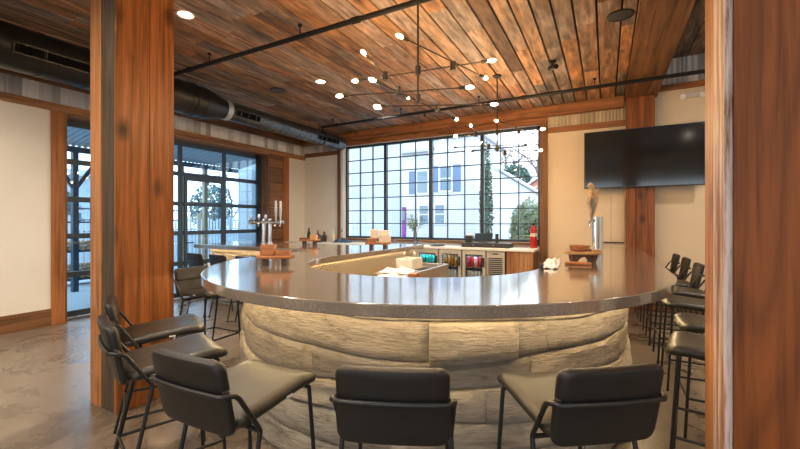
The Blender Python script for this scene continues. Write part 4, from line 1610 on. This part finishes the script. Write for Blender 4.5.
# ------------------------------------------------------------------ stools
def make_stool(label):
    t = empty('bar_stool', (0, 0, 0), label=label, cat='bar stool', group='black bar stools around the bar')
    ol = rrect(-0.205, 0.205, -0.20, 0.27, 0.05, 6, taper=0.06)
    def seat_fn(u, v, w):
        dip = 0.012 * (1 - (u / 0.21) ** 2) if w > 0 else 0
        fall = 0.022 * max(0, (v - 0.16) / 0.10) ** 2
        return (u, v, 0.733 + 0.09 * v + w - dip - fall)
    MB().pillow(ol, 0.062, seat_fn, 0.022).build('seat', 'seat_vinyl', t, smooth=True)
    def back_fn(u, v, w):
        lean = (v - 0.70) * 0.20
        curve = 0.012 * (u / 0.2) ** 2
        return (u, -0.222 - lean + curve + w, v)
    low = rrect(-0.203, 0.203, 0.685, 0.885, 0.04, 6, taper=0.03)
    MB().pillow(low, 0.030, back_fn, 0.009).build('backrest_shell', 'black_vinyl', t, smooth=True)
    def pad_fn(u, v, w):
        x, y, z = back_fn(u, v, w)
        return (x, y + 0.004, z)
    up = rrect(-0.198, 0.198, 0.838, 0.972, 0.035, 6)
    MB().pillow(up, 0.050, pad_fn, 0.018).build('backrest_pad', 'black_vinyl', t, smooth=True)
    r = 0.0095
    zr = 0.853
    def rp(u, z=zr):
        x, y, zz = back_fn(u, z, 0)
        return (x, y - 0.030, zz)
    bend = (0.208, -0.10, 0.660)
    rail = [(0.209, -0.108, 0.675), (0.214, -0.205, 0.828), (0.215, -0.225, 0.846), (0.210, -0.255, zr)] + [rp(0.19 - 0.0475 * k) for k in range(9)]
    rail += [(-0.210, -0.255, zr), (-0.215, -0.225, 0.846), (-0.214, -0.205, 0.828), (-0.209, -0.108, 0.675)]
    rail = [bend] + rail + [(-bend[0], bend[1], bend[2])]
    MB().tube(rail, r, 10).build('back_rail', 'black_metal', t, smooth=True)
    MB().tube([(-bend[0], bend[1], bend[2]), bend], r, 8).build('crossbar', 'black_metal', t, smooth=True)
    MB().tube([(-0.19, 0.21, 0.706), (0.19, 0.21, 0.706)], r, 8).build('crossbar', 'black_metal', t, smooth=True)
    legs = {}
    for s in (-1, 1):
        legs['r%d' % s] = ((s * bend[0], bend[1], bend[2]), (s * 0.23, -0.245, 0.0))
        legs['f%d' % s] = ((s * 0.19, 0.21, 0.706), (s * 0.222, 0.25, 0.0))
    for k, (a, b) in legs.items():
        MB().tube([a, b], r, 10).build('leg', 'black_metal', t, smooth=True)
    def on(k, z):
        a, b = Vector(legs[k][0]), Vector(legs[k][1])
        return a.lerp(b, (a.z - z) / a.z)
    m = MB()
    zf = 0.27
    m.tube([on('f-1', zf), on('f1', zf)], r, 8)
    m.tube([on('f-1', zf), on('r-1', zf)], r * .9, 8)
    m.tube([on('f1', zf), on('r1', zf)], r * .9, 8)
    m.tube([on('r-1', zf), on('r1', zf)], r * .9, 8)
    m.build('footrest', 'black_metal', t, smooth=True)
    tag(MB().box(0.203, 0.2065, 0.05, 0.085, 0.722, 0.731).build('seat_tag', 'white_plastic', t), 'tiny white tag on the seat side')
    return t


PROTO = None


def stool(x, y, face, label, z=0.0):
    """face = heading in degrees, measured to the right of +Y"""
    global PROTO
    if PROTO is None:
        PROTO = make_stool(label)
        o = PROTO
    else:
        o = copy_tree(PROTO)
    o['label'] = label
    o.location = (x, y, z)
    o.rotation_euler = (0, 0, math.radians(-face))
    return o


def stool_back(bx, by, face, label):
    """place a stool by where the top of its back stands"""
    a = math.radians(face)
    f = Vector((math.sin(a), math.cos(a)))
    return stool(bx + f.x * 0.26, by + f.y * 0.26, face, label)


stool_back(-0.645, 1.145, -23, 'black bar stool seen square from behind in front of the bar centre')
stool_back(0.018, 1.508, -36.6, 'black bar stool turned left in front of the bar, right of the central stool')
stool_back(-1.38, 0.89, -2, 'large black bar stool in the left foreground showing its seat and tilted back')
stool_back(-2.21, 1.01, 19, 'black bar stool seen from the side between the left post and large foreground stool')
stool_back(-2.80, 1.30, 27, 'black bar stool directly in front of the left timber post')
stool_back(-3.97, 2.62, 88, 'black bar stool at the left end of the curve just behind the post')
for (xx, lab) in ((-5.62, 'leftmost black stool along the bar arm by the glass door'), (-5.08, 'middle black stool along the bar arm by the glass door'), (-4.50, 'rightmost black stool along the bar arm by the glass door')):
    stool_back(xx, 3.75, 4, lab)
for (xx, yy, fc, lab) in ((0.85, 2.73, -80, 'nearest black stool on the right side of the bar, beside the right post'),
                          (0.98, 3.42, -90, 'second nearest black stool on the right side of the bar'),
                          (0.98, 4.25, -90, 'third nearest black stool on the right side of the bar'),
                          (0.98, 4.95, -90, 'fourth black stool along the right side of the bar, its back hidden by the post'),
                          (0.96, 5.62, -90, 'third farthest black stool on the right side of the bar'),
                          (0.95, 6.36, -90, 'second farthest black stool on the right side of the bar'),
                          (0.93, 7.05, -90, 'farthest black stool on the right side of the bar')):
    stool_back(xx, yy, fc, lab)

# ------------------------------------------------------------------ television and wall panel
t = empty('television', (0.505, WALLY, 2.51), label='large black flat television mounted on the warmly lit cream wall', cat='television')
MB().box(-0.84, 0.84, -0.245, -0.20, -0.485, 0.485).build('housing', 'dark_plastic', t, bevel=0.006)
MB().box(-0.825, 0.825, -0.2475, -0.2455, -0.468, 0.473).build('screen', 'screen_glass', t)
MB().box(-0.3, 0.3, -0.199, -0.185, -0.2, 0.2).build('bracket', 'black_metal', t)
t = empty('wall_panel', (0.0, WALLY - 0.001, 1.49), label='warmly lit cream flush access panel on the wall below the television', cat='wall panel')
MB().box(-0.15, 0.28, -0.02, 0, -0.40, 0.42).build('panel_door', 'warm_lit_cream_wall', t, bevel=0.003)
MB().box(-0.145, 0.275, -0.03, -0.021, -0.40, -0.38).build('ledge', 'dark_plastic', t)
MB().box(0.075, 0.079, -0.0215, -0.02, -0.37, 0.41).build('seam', 'brass_dark', t)

# ------------------------------------------------------------------ things on the back counter and sill
CT = 0.97
t = empty('cash_drawer', (-1.98, 7.30, CT), label='long low dark cash drawer under the register screen', cat='cash drawer')
MB().box(-0.48, 0.42, -0.18, 0.18, 0, 0.085).build('case', 'dark_plastic', t, bevel=0.006)
for xx in (-0.25, 0.13):
    MB().lathe([(0.014, -0.004), (0.014, 0.004)], (xx, -0.182, 0.045), 14).build('lock', 'steel', t)
t = empty('register_screen', (-2.08, 7.30, CT + 0.086), 0.15, label='tilted dark touch screen register on the cash drawer', cat='register')
MB().box(-0.08, 0.08, -0.06, 0.07, 0, 0.015).build('foot', 'dark_plastic', t, bevel=0.004)
M = Matrix.Rotation(math.radians(-48), 3, 'X')
MB().obox((0, 0.0, 0.10), (0.34, 0.022, 0.21), M).build('housing', 'dark_plastic', t, bevel=0.005)
MB().obox(Vector((0, 0.0, 0.10)) + M @ Vector((0, -0.0125, 0)), (0.31, 0.002, 0.18), M).build('screen', 'pos_screen', t)
t = empty('receipt_printer', (-2.38, 7.36, CT + 0.086), 0.1, label='small grey receipt printer left of the register screen', cat='printer')
MB().box(-0.07, 0.07, -0.08, 0.08, 0, 0.13).build('body', 'dark_plastic', t, bevel=0.012)
MB().box(-0.045, 0.045, -0.02, -0.017, 0.13, 0.17).build('paper', 'white_paper', t)
t = empty('card_reader', (-1.83, 7.33, CT + 0.086), 0.4, label='small black card reader right of the register screen', cat='card reader')
MB().box(-0.03, 0.03, -0.02, 0.02, 0, 0.17).build('body', 'dark_plastic', t, bevel=0.006)
tag(MB().box(-0.13, 0.13, -0.05, 0.05, 0, 0.006).build('paper_stack', 'white_paper'), 'loose white papers on the pale worktop right of the cash drawer', 'papers').location = (-1.33, 7.12, CT)
t = empty('tray', (-2.98, 7.16, CT), label='dark round tray on the pale worktop above the middle cooler', cat='tray')
MB().lathe([(0.13, 0), (0.16, 0.02), (0.155, 0.022), (0.125, 0.006), (0.0, 0.005)], (0, 0, 0), 28, cap=False).build('dish', 'dark_plastic', t, smooth=True)
# glass vase with greenery on the sill
VX = -3.62
t = empty('flower_vase', (VX, 7.46, CT), label='clear vase of sprawling green stems before the tall window', cat='vase')
MB().lathe([(0.045, 0.002), (0.05, 0.02), (0.038, 0.13), (0.045, 0.23), (0.042, 0.23), (0.035, 0.13), (0.046, 0.022), (0.0, 0.012)], (0, 0, 0), 20, cap=False).build('vase', 'drink_glass', t, smooth=True)
ms, ml = MB(), MB()
rv = random.Random(3)
for k in range(18):
    a = rv.uniform(0, 2 * PI)
    tip = Vector((math.cos(a) * rv.uniform(.08, .26), math.sin(a) * rv.uniform(.03, .12), rv.uniform(.38, .62)))
    if k == 3: tip = Vector((-0.26, 0, 0.72))
    p0 = Vector((0, 0, 0.04))
    p1 = Vector((tip.x * .2, tip.y * .2, 0.24))
    ms.tube([p0, p1, p1.lerp(tip, .55) + Vector((0, 0, .03)), tip], 0.003, 5)
    for q in range(9):
        c0 = p1.lerp(tip, rv.uniform(.35, 1.02)) + Vector((rv.uniform(-.02, .02), rv.uniform(-.02, .02), rv.uniform(-.02, .03)))
        d = Vector((rv.uniform(-1, 1), rv.uniform(-.5, .5), rv.uniform(-.6, .8))).normalized() * rv.uniform(.03, .06)
        sidev = d.cross(Vector((rv.uniform(-1, 1), 1, rv.uniform(-1, 1)))).normalized() * 0.012
        ml.add([c0, c0 + d * .5 + sidev, c0 + d, c0 + d * .5 - sidev], [(0, 1, 2, 3)])
ms.build('stems', 'leaf', t)
ml.build('leaves', 'leaf', t, flip=False)


def glass(loc, label, r=0.035, h=0.11):
    o = MB().lathe([(r * .85, 0), (r, h), (r * .94, h), (r * .8, 0.008), (0, 0.008)], (0, 0, 0), 20, cap=False).build('drinking_glass', 'drink_glass', smooth=True)
    o.location = loc
    return tag(o, label, 'glass', 'clear glasses on the worktop')


glass((-4.00, 7.22, CT), 'clear glass left of the green vase on the worktop', .04, .10)
glass((-3.42, 7.18, CT), 'clear glass right of the green vase on the worktop', .04, .10)
# bottles at the left end of the back counter
for k, (xx, yy, r, h, mat, lab) in enumerate(((-6.45, 7.30, .045, .33, 'dark_plastic', 'tall dark bottle leftmost on the back counter by the cream wall'),
                                              (-6.25, 7.40, .05, .27, 'amber_glass', 'amber bottle second from left on the back counter'),
                                              (-6.02, 7.36, .055, .24, 'dark_plastic', 'short dark bottle in front of the cream wall'),
                                              (-5.80, 7.42, .04, .28, 'cream_box', 'pale bottle among the dark bottles near the window trim'))):
    drink('bottle', (xx, yy, CT), r, h, mat, lab, 'bottles at the left end of the back counter')
t = empty('pressure_pot', (-5.98, 7.12, CT), label='round black pot among the bottles on the back counter', cat='pot')
MB().lathe([(0.07, 0), (0.085, 0.02), (0.085, 0.13), (0.06, 0.16), (0.02, 0.17), (0.02, 0.19)], (0, 0, 0), 22).build('body', 'dark_plastic', t, smooth=True)
MB().tube([(0.083, 0, 0.12), (0.14, 0, 0.11), (0.14, 0, 0.05), (0.083, 0, 0.035)], 0.01, 8).build('handle', 'dark_plastic', t, smooth=True)
cloth('folded_cloth', (-5.42, 7.28, CT + 0.001), 0.42, 0.26, 0.1, 'folded blue cloth at the left end of the worktop', 0.09, 'blue_cloth', 'cloth', 9)

# fire extinguisher on the window sill end
t = empty('fire_extinguisher', (-1.19, 7.50, CT), label='red fire extinguisher at the right end of the window sill', cat='fire extinguisher')
MB().lathe([(0.055, 0), (0.062, 0.015), (0.062, 0.33), (0.05, 0.375), (0.024, 0.40), (0.022, 0.42)], (0, 0, 0), 24).build('cylinder', 'red_paint', t, smooth=True)
MB().lathe([(0.0635, 0.215), (0.0635, 0.275)], (0, 0, 0), 24, cap=False).build('paper_label', 'cream_box', t, smooth=True)
m = MB()
m.lathe([(0.02, 0.42), (0.02, 0.455), (0.012, 0.46)], (0, 0, 0), 14)
m.obox((-0.035, 0, 0.475), (0.11, 0.02, 0.008), Matrix.Rotation(math.radians(18), 3, 'Y'))
m.obox((-0.03, 0, 0.452), (0.09, 0.02, 0.008), Matrix.Rotation(math.radians(8), 3, 'Y'))
m.build('valve', 'black_metal', t)
MB().tube([(0.02, -0.01, 0.445), (-0.05, -0.05, 0.42), (-0.075, -0.045, 0.33), (-0.07, -0.04, 0.24)], [0.008, 0.008, 0.009, 0.014], 10).build('hose', 'black_metal', t, smooth=True)

t = empty('wall_outlet', (-5.66, WALLY - 0.046, 1.24), label='small grey outlet plate on the trim left of the window', cat='outlet')
MB().box(-0.03, 0.03, -0.006, 0, -0.05, 0.05).build('plate', 'steel', t, bevel=0.002)
for zz in (-0.022, 0.022):
    MB().box(-0.012, 0.012, -0.008, -0.006, zz - 0.012, zz + 0.012).build('socket', 'dark_plastic', t)

# ------------------------------------------------------------------ outside the window
struct(MB().box(-60, 40, WALLY + 0.4, 70, -0.25, -0.12).build('ground_street', 'pale_ground'))
struct(MB().box(-60, WALLX - 0.6, -20, WALLY + 0.4, -0.25, -0.06).build('ground_patio', 'pale_ground'))


def house_window(par, x0, x1, z0, z1, y, shutters=False, sash=True):
    m = MB()
    f = 0.09
    m.box(x0 - f, x0, y - 0.06, y, z0 - f, z1 + f)
    m.box(x1, x1 + f, y - 0.06, y, z0 - f, z1 + f)
    m.box(x0, x1, y - 0.06, y, z0 - f, z0)
    m.box(x0, x1, y - 0.06, y, z1, z1 + f)
    m.box(x0, x1, y - 0.05, y, (z0 + z1) / 2 - .03, (z0 + z1) / 2 + .03)
    w = m.build('window', 'white_trim', par)
    MB().box(x0, x1, y - 0.03, y - 0.02, z0, z1).build('pane', 'house_glass', w)
    if shutters:
        for a, b in ((x0 - f - 0.45, x0 - f - 0.02), (x1 + f + 0.02, x1 + f + 0.45)):
            MB().box(a, b, y - 0.05, y, z0 - 0.05, z1 + 0.05).build('shutter', 'shutter_blue', w)


h = empty('white_house', (0, 0, 0), label='white clapboard house with blue shutters across the street', cat='house')
m = MB()
m.box(-19.0, -8.85, 20.4, 25, -0.12, 5.45)
m.box(-8.85, -5.95, 20.0, 25, -0.12, 6.05)
m.build('wall', 'white_siding', h)
m = MB()
m.box(-19.3, -8.5, 20.0, 25.3, 5.45, 5.62)
m.add([(-19.3, 20.0, 5.62), (-8.86, 20.0, 5.62), (-8.86, 22.6, 6.6), (-19.3, 22.6, 6.6), (-19.3, 25.3, 5.62), (-8.86, 25.3, 5.62)], [(0, 1, 2, 3), (3, 2, 5, 4), (0, 3, 4), (1, 5, 2)])
m.box(-8.86, -5.7, 19.7, 25.3, 6.05, 6.2)
m.build('roof', 'roof_grey', h)
m = MB()
m.box(-6.1, -5.9, 19.94, 20.0, -0.12, 6.05)
m.box(-8.86, -8.7, 19.94, 20.0, -0.12, 6.05)
m.build('corner_board', 'white_trim', h)
house_window(h, -9.75, -9.1, 3.1, 4.35, 20.4, True)
house_window(h, -8.15, -7.5, 3.15, 4.5, 20.0, True)
house_window(h, -13.75, -13.30, 1.3, 2.3, 20.4)
house_window(h, -13.05, -12.6, 1.3, 2.3, 20.4)
house_window(h, -9.6, -9.05, 1.35, 2.35, 20.4)
house_window(h, -8.45, -7.9, 1.35, 2.35, 20.0)
m = MB()
m.box(-11.15, -10.5, 20.33, 20.39, 0.0, 2.3)
d = m.build('door', 'purple_door', h)
MB().box(-11.0, -10.55, 20.3, 20.325, 1.5, 2.15).build('pane', 'house_glass', d)
MB().box(-10.35, -10.05, 20.25, 20.39, 1.55, 1.85).build('meter_box', 'roof_grey', h)
t = empty('utility_pole', (-10.9, 19.2, -0.12), label='thin grey utility pole with crossarm before the white house', cat='utility pole')
MB().tube([(0, 0, 0), (0, 0, 4.9)], 0.06, 10).build('pole', 'bark', t)
MB().box(-0.5, 0.5, -0.05, 0.05, 4.05, 4.15).build('crossarm', 'bark', t)
g = empty('white_garage', (0, 0, 0), label='white gabled outbuilding right of the white house', cat='outbuilding')
m = MB()
m.add([(-5.0, 18.2, -0.12), (-2.0, 18.2, -0.12), (-2.0, 18.2, 2.2), (-4.75, 18.2, 4.0), (-5.0, 18.2, 3.95), (-5.0, 22.4, -0.12), (-2.0, 22.4, -0.12), (-2.0, 22.4, 2.2), (-4.75, 22.4, 4.0), (-5.0, 22.4, 3.95)],
      [(0, 1, 2, 3, 4), (9, 8, 7, 6, 5), (0, 5, 6, 1), (1, 6, 7, 2), (2, 7, 8, 3), (3, 8, 9, 4), (4, 9, 5, 0)])
m.build('wall', 'white_trim', g)
m = MB()
m.add([(-1.7, 18.0, 2.05), (-4.75, 18.0, 4.05), (-4.75, 22.6, 4.05), (-1.7, 22.6, 2.05), (-1.7, 18.0, 2.13), (-4.75, 18.0, 4.13), (-4.75, 22.6, 4.13), (-1.7, 22.6, 2.13)],
      [(0, 1, 2, 3), (7, 6, 5, 4), (0, 4, 5, 1), (1, 5, 6, 2), (2, 6, 7, 3), (3, 7, 4, 0)])
m.build('roof', 'roof_grey', g)
g = empty('red_house', (0, 0, 0), label='small house with a red gable at the right edge of the window', cat='house')
m = MB()
G = [(-4.6, -0.12), (1.6, -0.12), (1.6, 3.2), (-1.5, 5.3), (-4.6, 3.2)]
m.add([(a, 24, b) for a, b in G] + [(a, 29, b) for a, b in G],
      [(0, 1, 2, 3, 4), (9, 8, 7, 6, 5), (0, 5, 6, 1), (1, 6, 7, 2), (2, 7, 8, 3), (3, 8, 9, 4), (4, 9, 5, 0)])
m.build('wall', 'roof_red', g)
m = MB()
for (xa, za, xb, zb) in ((-4.9, 3.06, -1.5, 5.36), (1.9, 3.06, -1.5, 5.36)):
    m.add([(xa, 23.7, za), (xb, 23.7, zb), (xb, 29.3, zb), (xa, 29.3, za), (xa, 23.7, za + .12), (xb, 23.7, zb + .12), (xb, 29.3, zb + .12), (xa, 29.3, za + .12)],
          [(0, 1, 2, 3), (7, 6, 5, 4), (0, 4, 5, 1), (1, 5, 6, 2), (2, 6, 7, 3), (3, 7, 4, 0)])
m.build('roof', 'white_trim', g)


def branch(m, p, d, ln, r, depth, rnd, spread=0.5):
    q = p + d * ln
    k = p.lerp(q, .5) + Vector((rnd.uniform(-1, 1), rnd.uniform(-1, 1), rnd.uniform(-.3, .3))) * ln * .08
    m.tube([p, k, q], [r, r * .85, r * .68], 5, cap=False)
    if depth == 0: return
    for _ in range(3 if depth > 1 else 4):
        nd_ = (d + Vector((rnd.uniform(-1, 1), rnd.uniform(-1, 1), rnd.uniform(-.4, .8))) * spread * 1.3).normalized()
        branch(m, p.lerp(q, rnd.uniform(.55, 1.0)), nd_, ln * rnd.uniform(.55, .8), r * .6, depth - 1, rnd, spread)


def bare_tree(x, y, h, seed, label, depth=5, z=-0.12):
    rnd = random.Random(seed)
    m = MB()
    branch(m, Vector((0, 0, 0)), Vector((0, 0, 1)), h * .32, h * .016, depth, rnd, .6)
    o = m.build('bare_tree', 'bark', flip=False)
    o.location = (x, y, z)
    return tag(o, label, 'tree', 'bare trees outside')


bare_tree(-9.6, 33, 12.5, 4, 'tall leafless tree rising behind the white house and outbuilding')
bare_tree(-4.6, 36, 12.0, 9, 'tall leafless tree above the red gabled house')
bare_tree(-7.6, 38, 12.0, 19, 'tall leafless tree behind the white outbuilding')


def leafy(name, x, y, z, rx, ry, rz, n, mat, label, cat, seed, leaf=0.09, stem=None, shape='egg', g=None):
    rnd = random.Random(seed)
    t = empty(name, (x, y, z), label=label, cat=cat, group=g)
    m = MB()
    for _ in range(n):
        while True:
            u = Vector((rnd.uniform(-1, 1), rnd.uniform(-1, 1), rnd.uniform(-1, 1)))
            if 0.25 < u.length < 1: break
        if shape == 'cone':
            f = 1 - (u.z * .5 + .5) * .85
            u = Vector((u.x * f, u.y * f, u.z))
        s = 1 + .22 * noise.noise(u * 2.4 + Vector((seed, 0, 0)))
        p = Vector((u.x * rx * s, u.y * ry * s, rz * (1 + u.z * s)))
        a = Vector((rnd.uniform(-1, 1), rnd.uniform(-1, 1), rnd.uniform(-1, 1))).normalized() * leaf * rnd.uniform(.6, 1.3)
        b = a.cross(Vector((rnd.uniform(-1, 1), rnd.uniform(-1, 1), rnd.uniform(-1, 1)))).normalized() * leaf * .35
        m.add([p - a, p + b, p + a, p - b], [(0, 1, 2, 3)])
    m.build('foliage', mat, t, flip=False)
    sm = MB()
    sm.tube([(0, 0, -z - .12 if stem is None else -stem), (0, 0, rz * .6), (0, 0, rz * 1.2)], [0.08, 0.06, 0.02], 8)
    sm.build('trunk', 'bark', t)
    return t


leafy('round_shrub', -2.62, 15.6, 0.25, 0.78, 0.8, 1.0, 3400, 'shrub_leaf', 'large rounded grey green shrub outside the right window panel', 'shrub', 2, .09)
leafy('evergreen_tree', -6.0, 29.5, 2.6, 1.2, 1.1, 1.6, 3000, 'evergreen', 'dark evergreen behind the outbuilding roof', 'tree', 7, .16)
leafy('ivy_column', -3.95, 14.2, 0.0, 0.24, 0.24, 2.1, 2200, 'ivy_leaf', 'ivy covered upright trunk beyond the right window mullion', 'ivy', 5, .08)
leafy('low_hedge', -2.2, 14.2, 0.0, 1.4, 0.4, 0.42, 1800, 'bark', 'low brown brush at the foot of the rounded shrub', 'hedge', 8, .09)

# ------------------------------------------------------------------ outside the roll-up door
t = empty('patio_roof', (0, 0, 0), label='pale blue ribbed patio roof seen through the top door panes', cat='patio roof')
m = MB()
yy = -2.0
k = 0
while yy < 8.2:
    vs = []
    for i in range(7):
        q = yy + 0.22 * i / 6
        dz = 0.02 * math.sin(2 * PI * i / 6 * 2)
        vs += [(-7.6, q, 3.55 + dz), (-10.2, q, 3.10 + dz)]
    m.add(vs, [(2 * i, 2 * i + 1, 2 * i + 3, 2 * i + 2) for i in range(6)])
    yy += 0.22
rf = m.build('roof_sheet', 'grey_cladding', t, flip=False)
md = rf.modifiers.new('thickness', 'SOLIDIFY'); md.thickness = 0.01
MB().box(-10.2, -10.1, -2, 8.2, 2.96, 3.08).build('fascia', 'door_frame', t)
for yy in (0.5, 4.03, 6.40, 7.1):
    m = MB()
    m.box(-10.21, -10.09, yy - .05, yy + .05, -0.06, 2.96)
    po = m.build('post', 'patio_wood' if yy > 6 else 'door_frame', t)
    if yy < 6:
        for s in (-1, 1):
            MB().tube([(-10.15, yy, 2.15), (-10.15, yy + s * .5, 2.96)], 0.045, 6).build('brace', 'door_frame', po)
w = empty('neighbour_building', (0, 0, 0), label='grey clad building wall beside the patio beyond the door', cat='building')
m = MB()
m.box(-10.6, -7.4, 8.6, 14, -0.06, 5.5)
m.build('wall', 'grey_cladding', w)
w = empty('far_building', (0, 0, 0), label='long grey building far behind the patio railing', cat='building')
MB().box(-30, -26, -6, 14, -0.06, 4.0).build('wall', 'grey_stucco', w)
MB().box(-30.4, -25.6, -6.4, 14.4, 4.0, 4.3).build('roof', 'roof_grey', w)
for yy in (0, 3, 6, 9, 12):
    f = MB().box(-25.98, -25.9, yy - .7, yy + .7, 1.2, 2.8).build('window', 'white_trim', w)
    MB().box(-25.89, -25.87, yy - .6, yy + .6, 1.3, 2.7).build('pane', 'house_glass', f)
t = empty('deck_railing', (0, 0, 0), label='dark metal railing along the raised deck beyond the patio', cat='railing')
m = MB()
for zz in (1.15, 1.5, 1.85, 2.1):
    m.tube([(-14, -3, zz), (-14, 12, zz)], 0.025, 8)
m.build('rail', 'door_frame', t)
for k in range(11):
    MB().box(-14.04, -13.96, -3 + 1.5 * k - .04, -3 + 1.5 * k + .04, 1.05, 2.12).build('post', 'door_frame', t)
MB().box(-14.5, -13.9, -3.2, 12.2, -0.06, 1.05).build('deck', 'roof_grey', t)
bare_tree(-18.5, 9.6, 6.0, 31, 'leafless frosted tree behind the patio posts', 4, -0.06)
bare_tree(-19, 15.0, 6.0, 37, 'leafless frosted tree near the grey clad wall', 4, -0.06)
bare_tree(-20, 4.0, 6.0, 41, 'leafless frosted tree left of the patio posts', 4, -0.06)

t = empty('slat_fence', (-12.6, 0, 0), label='pale wooden slat fence beyond the patio posts', cat='fence')
m = MB()
yy = 4.6
while yy < 10.5:
    m.box(-0.015, 0.015, yy, yy + 0.07, 0.1, 1.55 + 0.25 * noise.noise(Vector((yy * 3, 0, 0))))
    yy += 0.13
m.build('slats', 'white_trim', t)
for yy in (4.6, 6.6, 8.6, 10.5):
    MB().box(-0.06, 0.016, yy - 0.05, yy + 0.05, -0.06, 1.75).build('post', 'patio_wood', t)
leafy('patio_evergreen', -15.8, 11.4, 0.6, 0.9, 0.9, 1.3, 1500, 'evergreen', 'dark evergreen behind the slat fence and deck railing', 'tree', 12, .13, stem=0.62)
leafy('patio_evergreen', -15.6, 5.6, 0.6, 0.7, 0.7, 1.0, 1200, 'evergreen', 'smaller dark evergreen near the braced patio post', 'tree', 15, .13, stem=0.62)
t = empty('log_rack', (-11.3, 4.3, 0), label='dark metal rack stacked with firewood beyond the narrow door panes', cat='rack')
m = MB()
for yy in (-0.75, 0.75):
    for xx in (-0.15, 0.15):
        m.box(xx - .02, xx + .02, yy - .02, yy + .02, -0.06, 1.5)
for zz in (0.05, 0.72, 1.42):
    m.box(-0.17, 0.17, -0.77, 0.77, zz, zz + .04)
m.build('frame', 'door_frame', t)
m = MB()
rl = random.Random(2)
for zz in (0.15, 0.27, 0.39, 0.82, 0.94):
    yy = -0.66
    while yy < 0.66:
        r_ = rl.uniform(.045, .06)
        m.tube([(-0.16, yy, zz), (0.16, yy, zz)], r_, 9)
        yy += 0.118
tag(m.build('firewood', 'patio_wood', t), 'stacked firewood', kind='stuff')
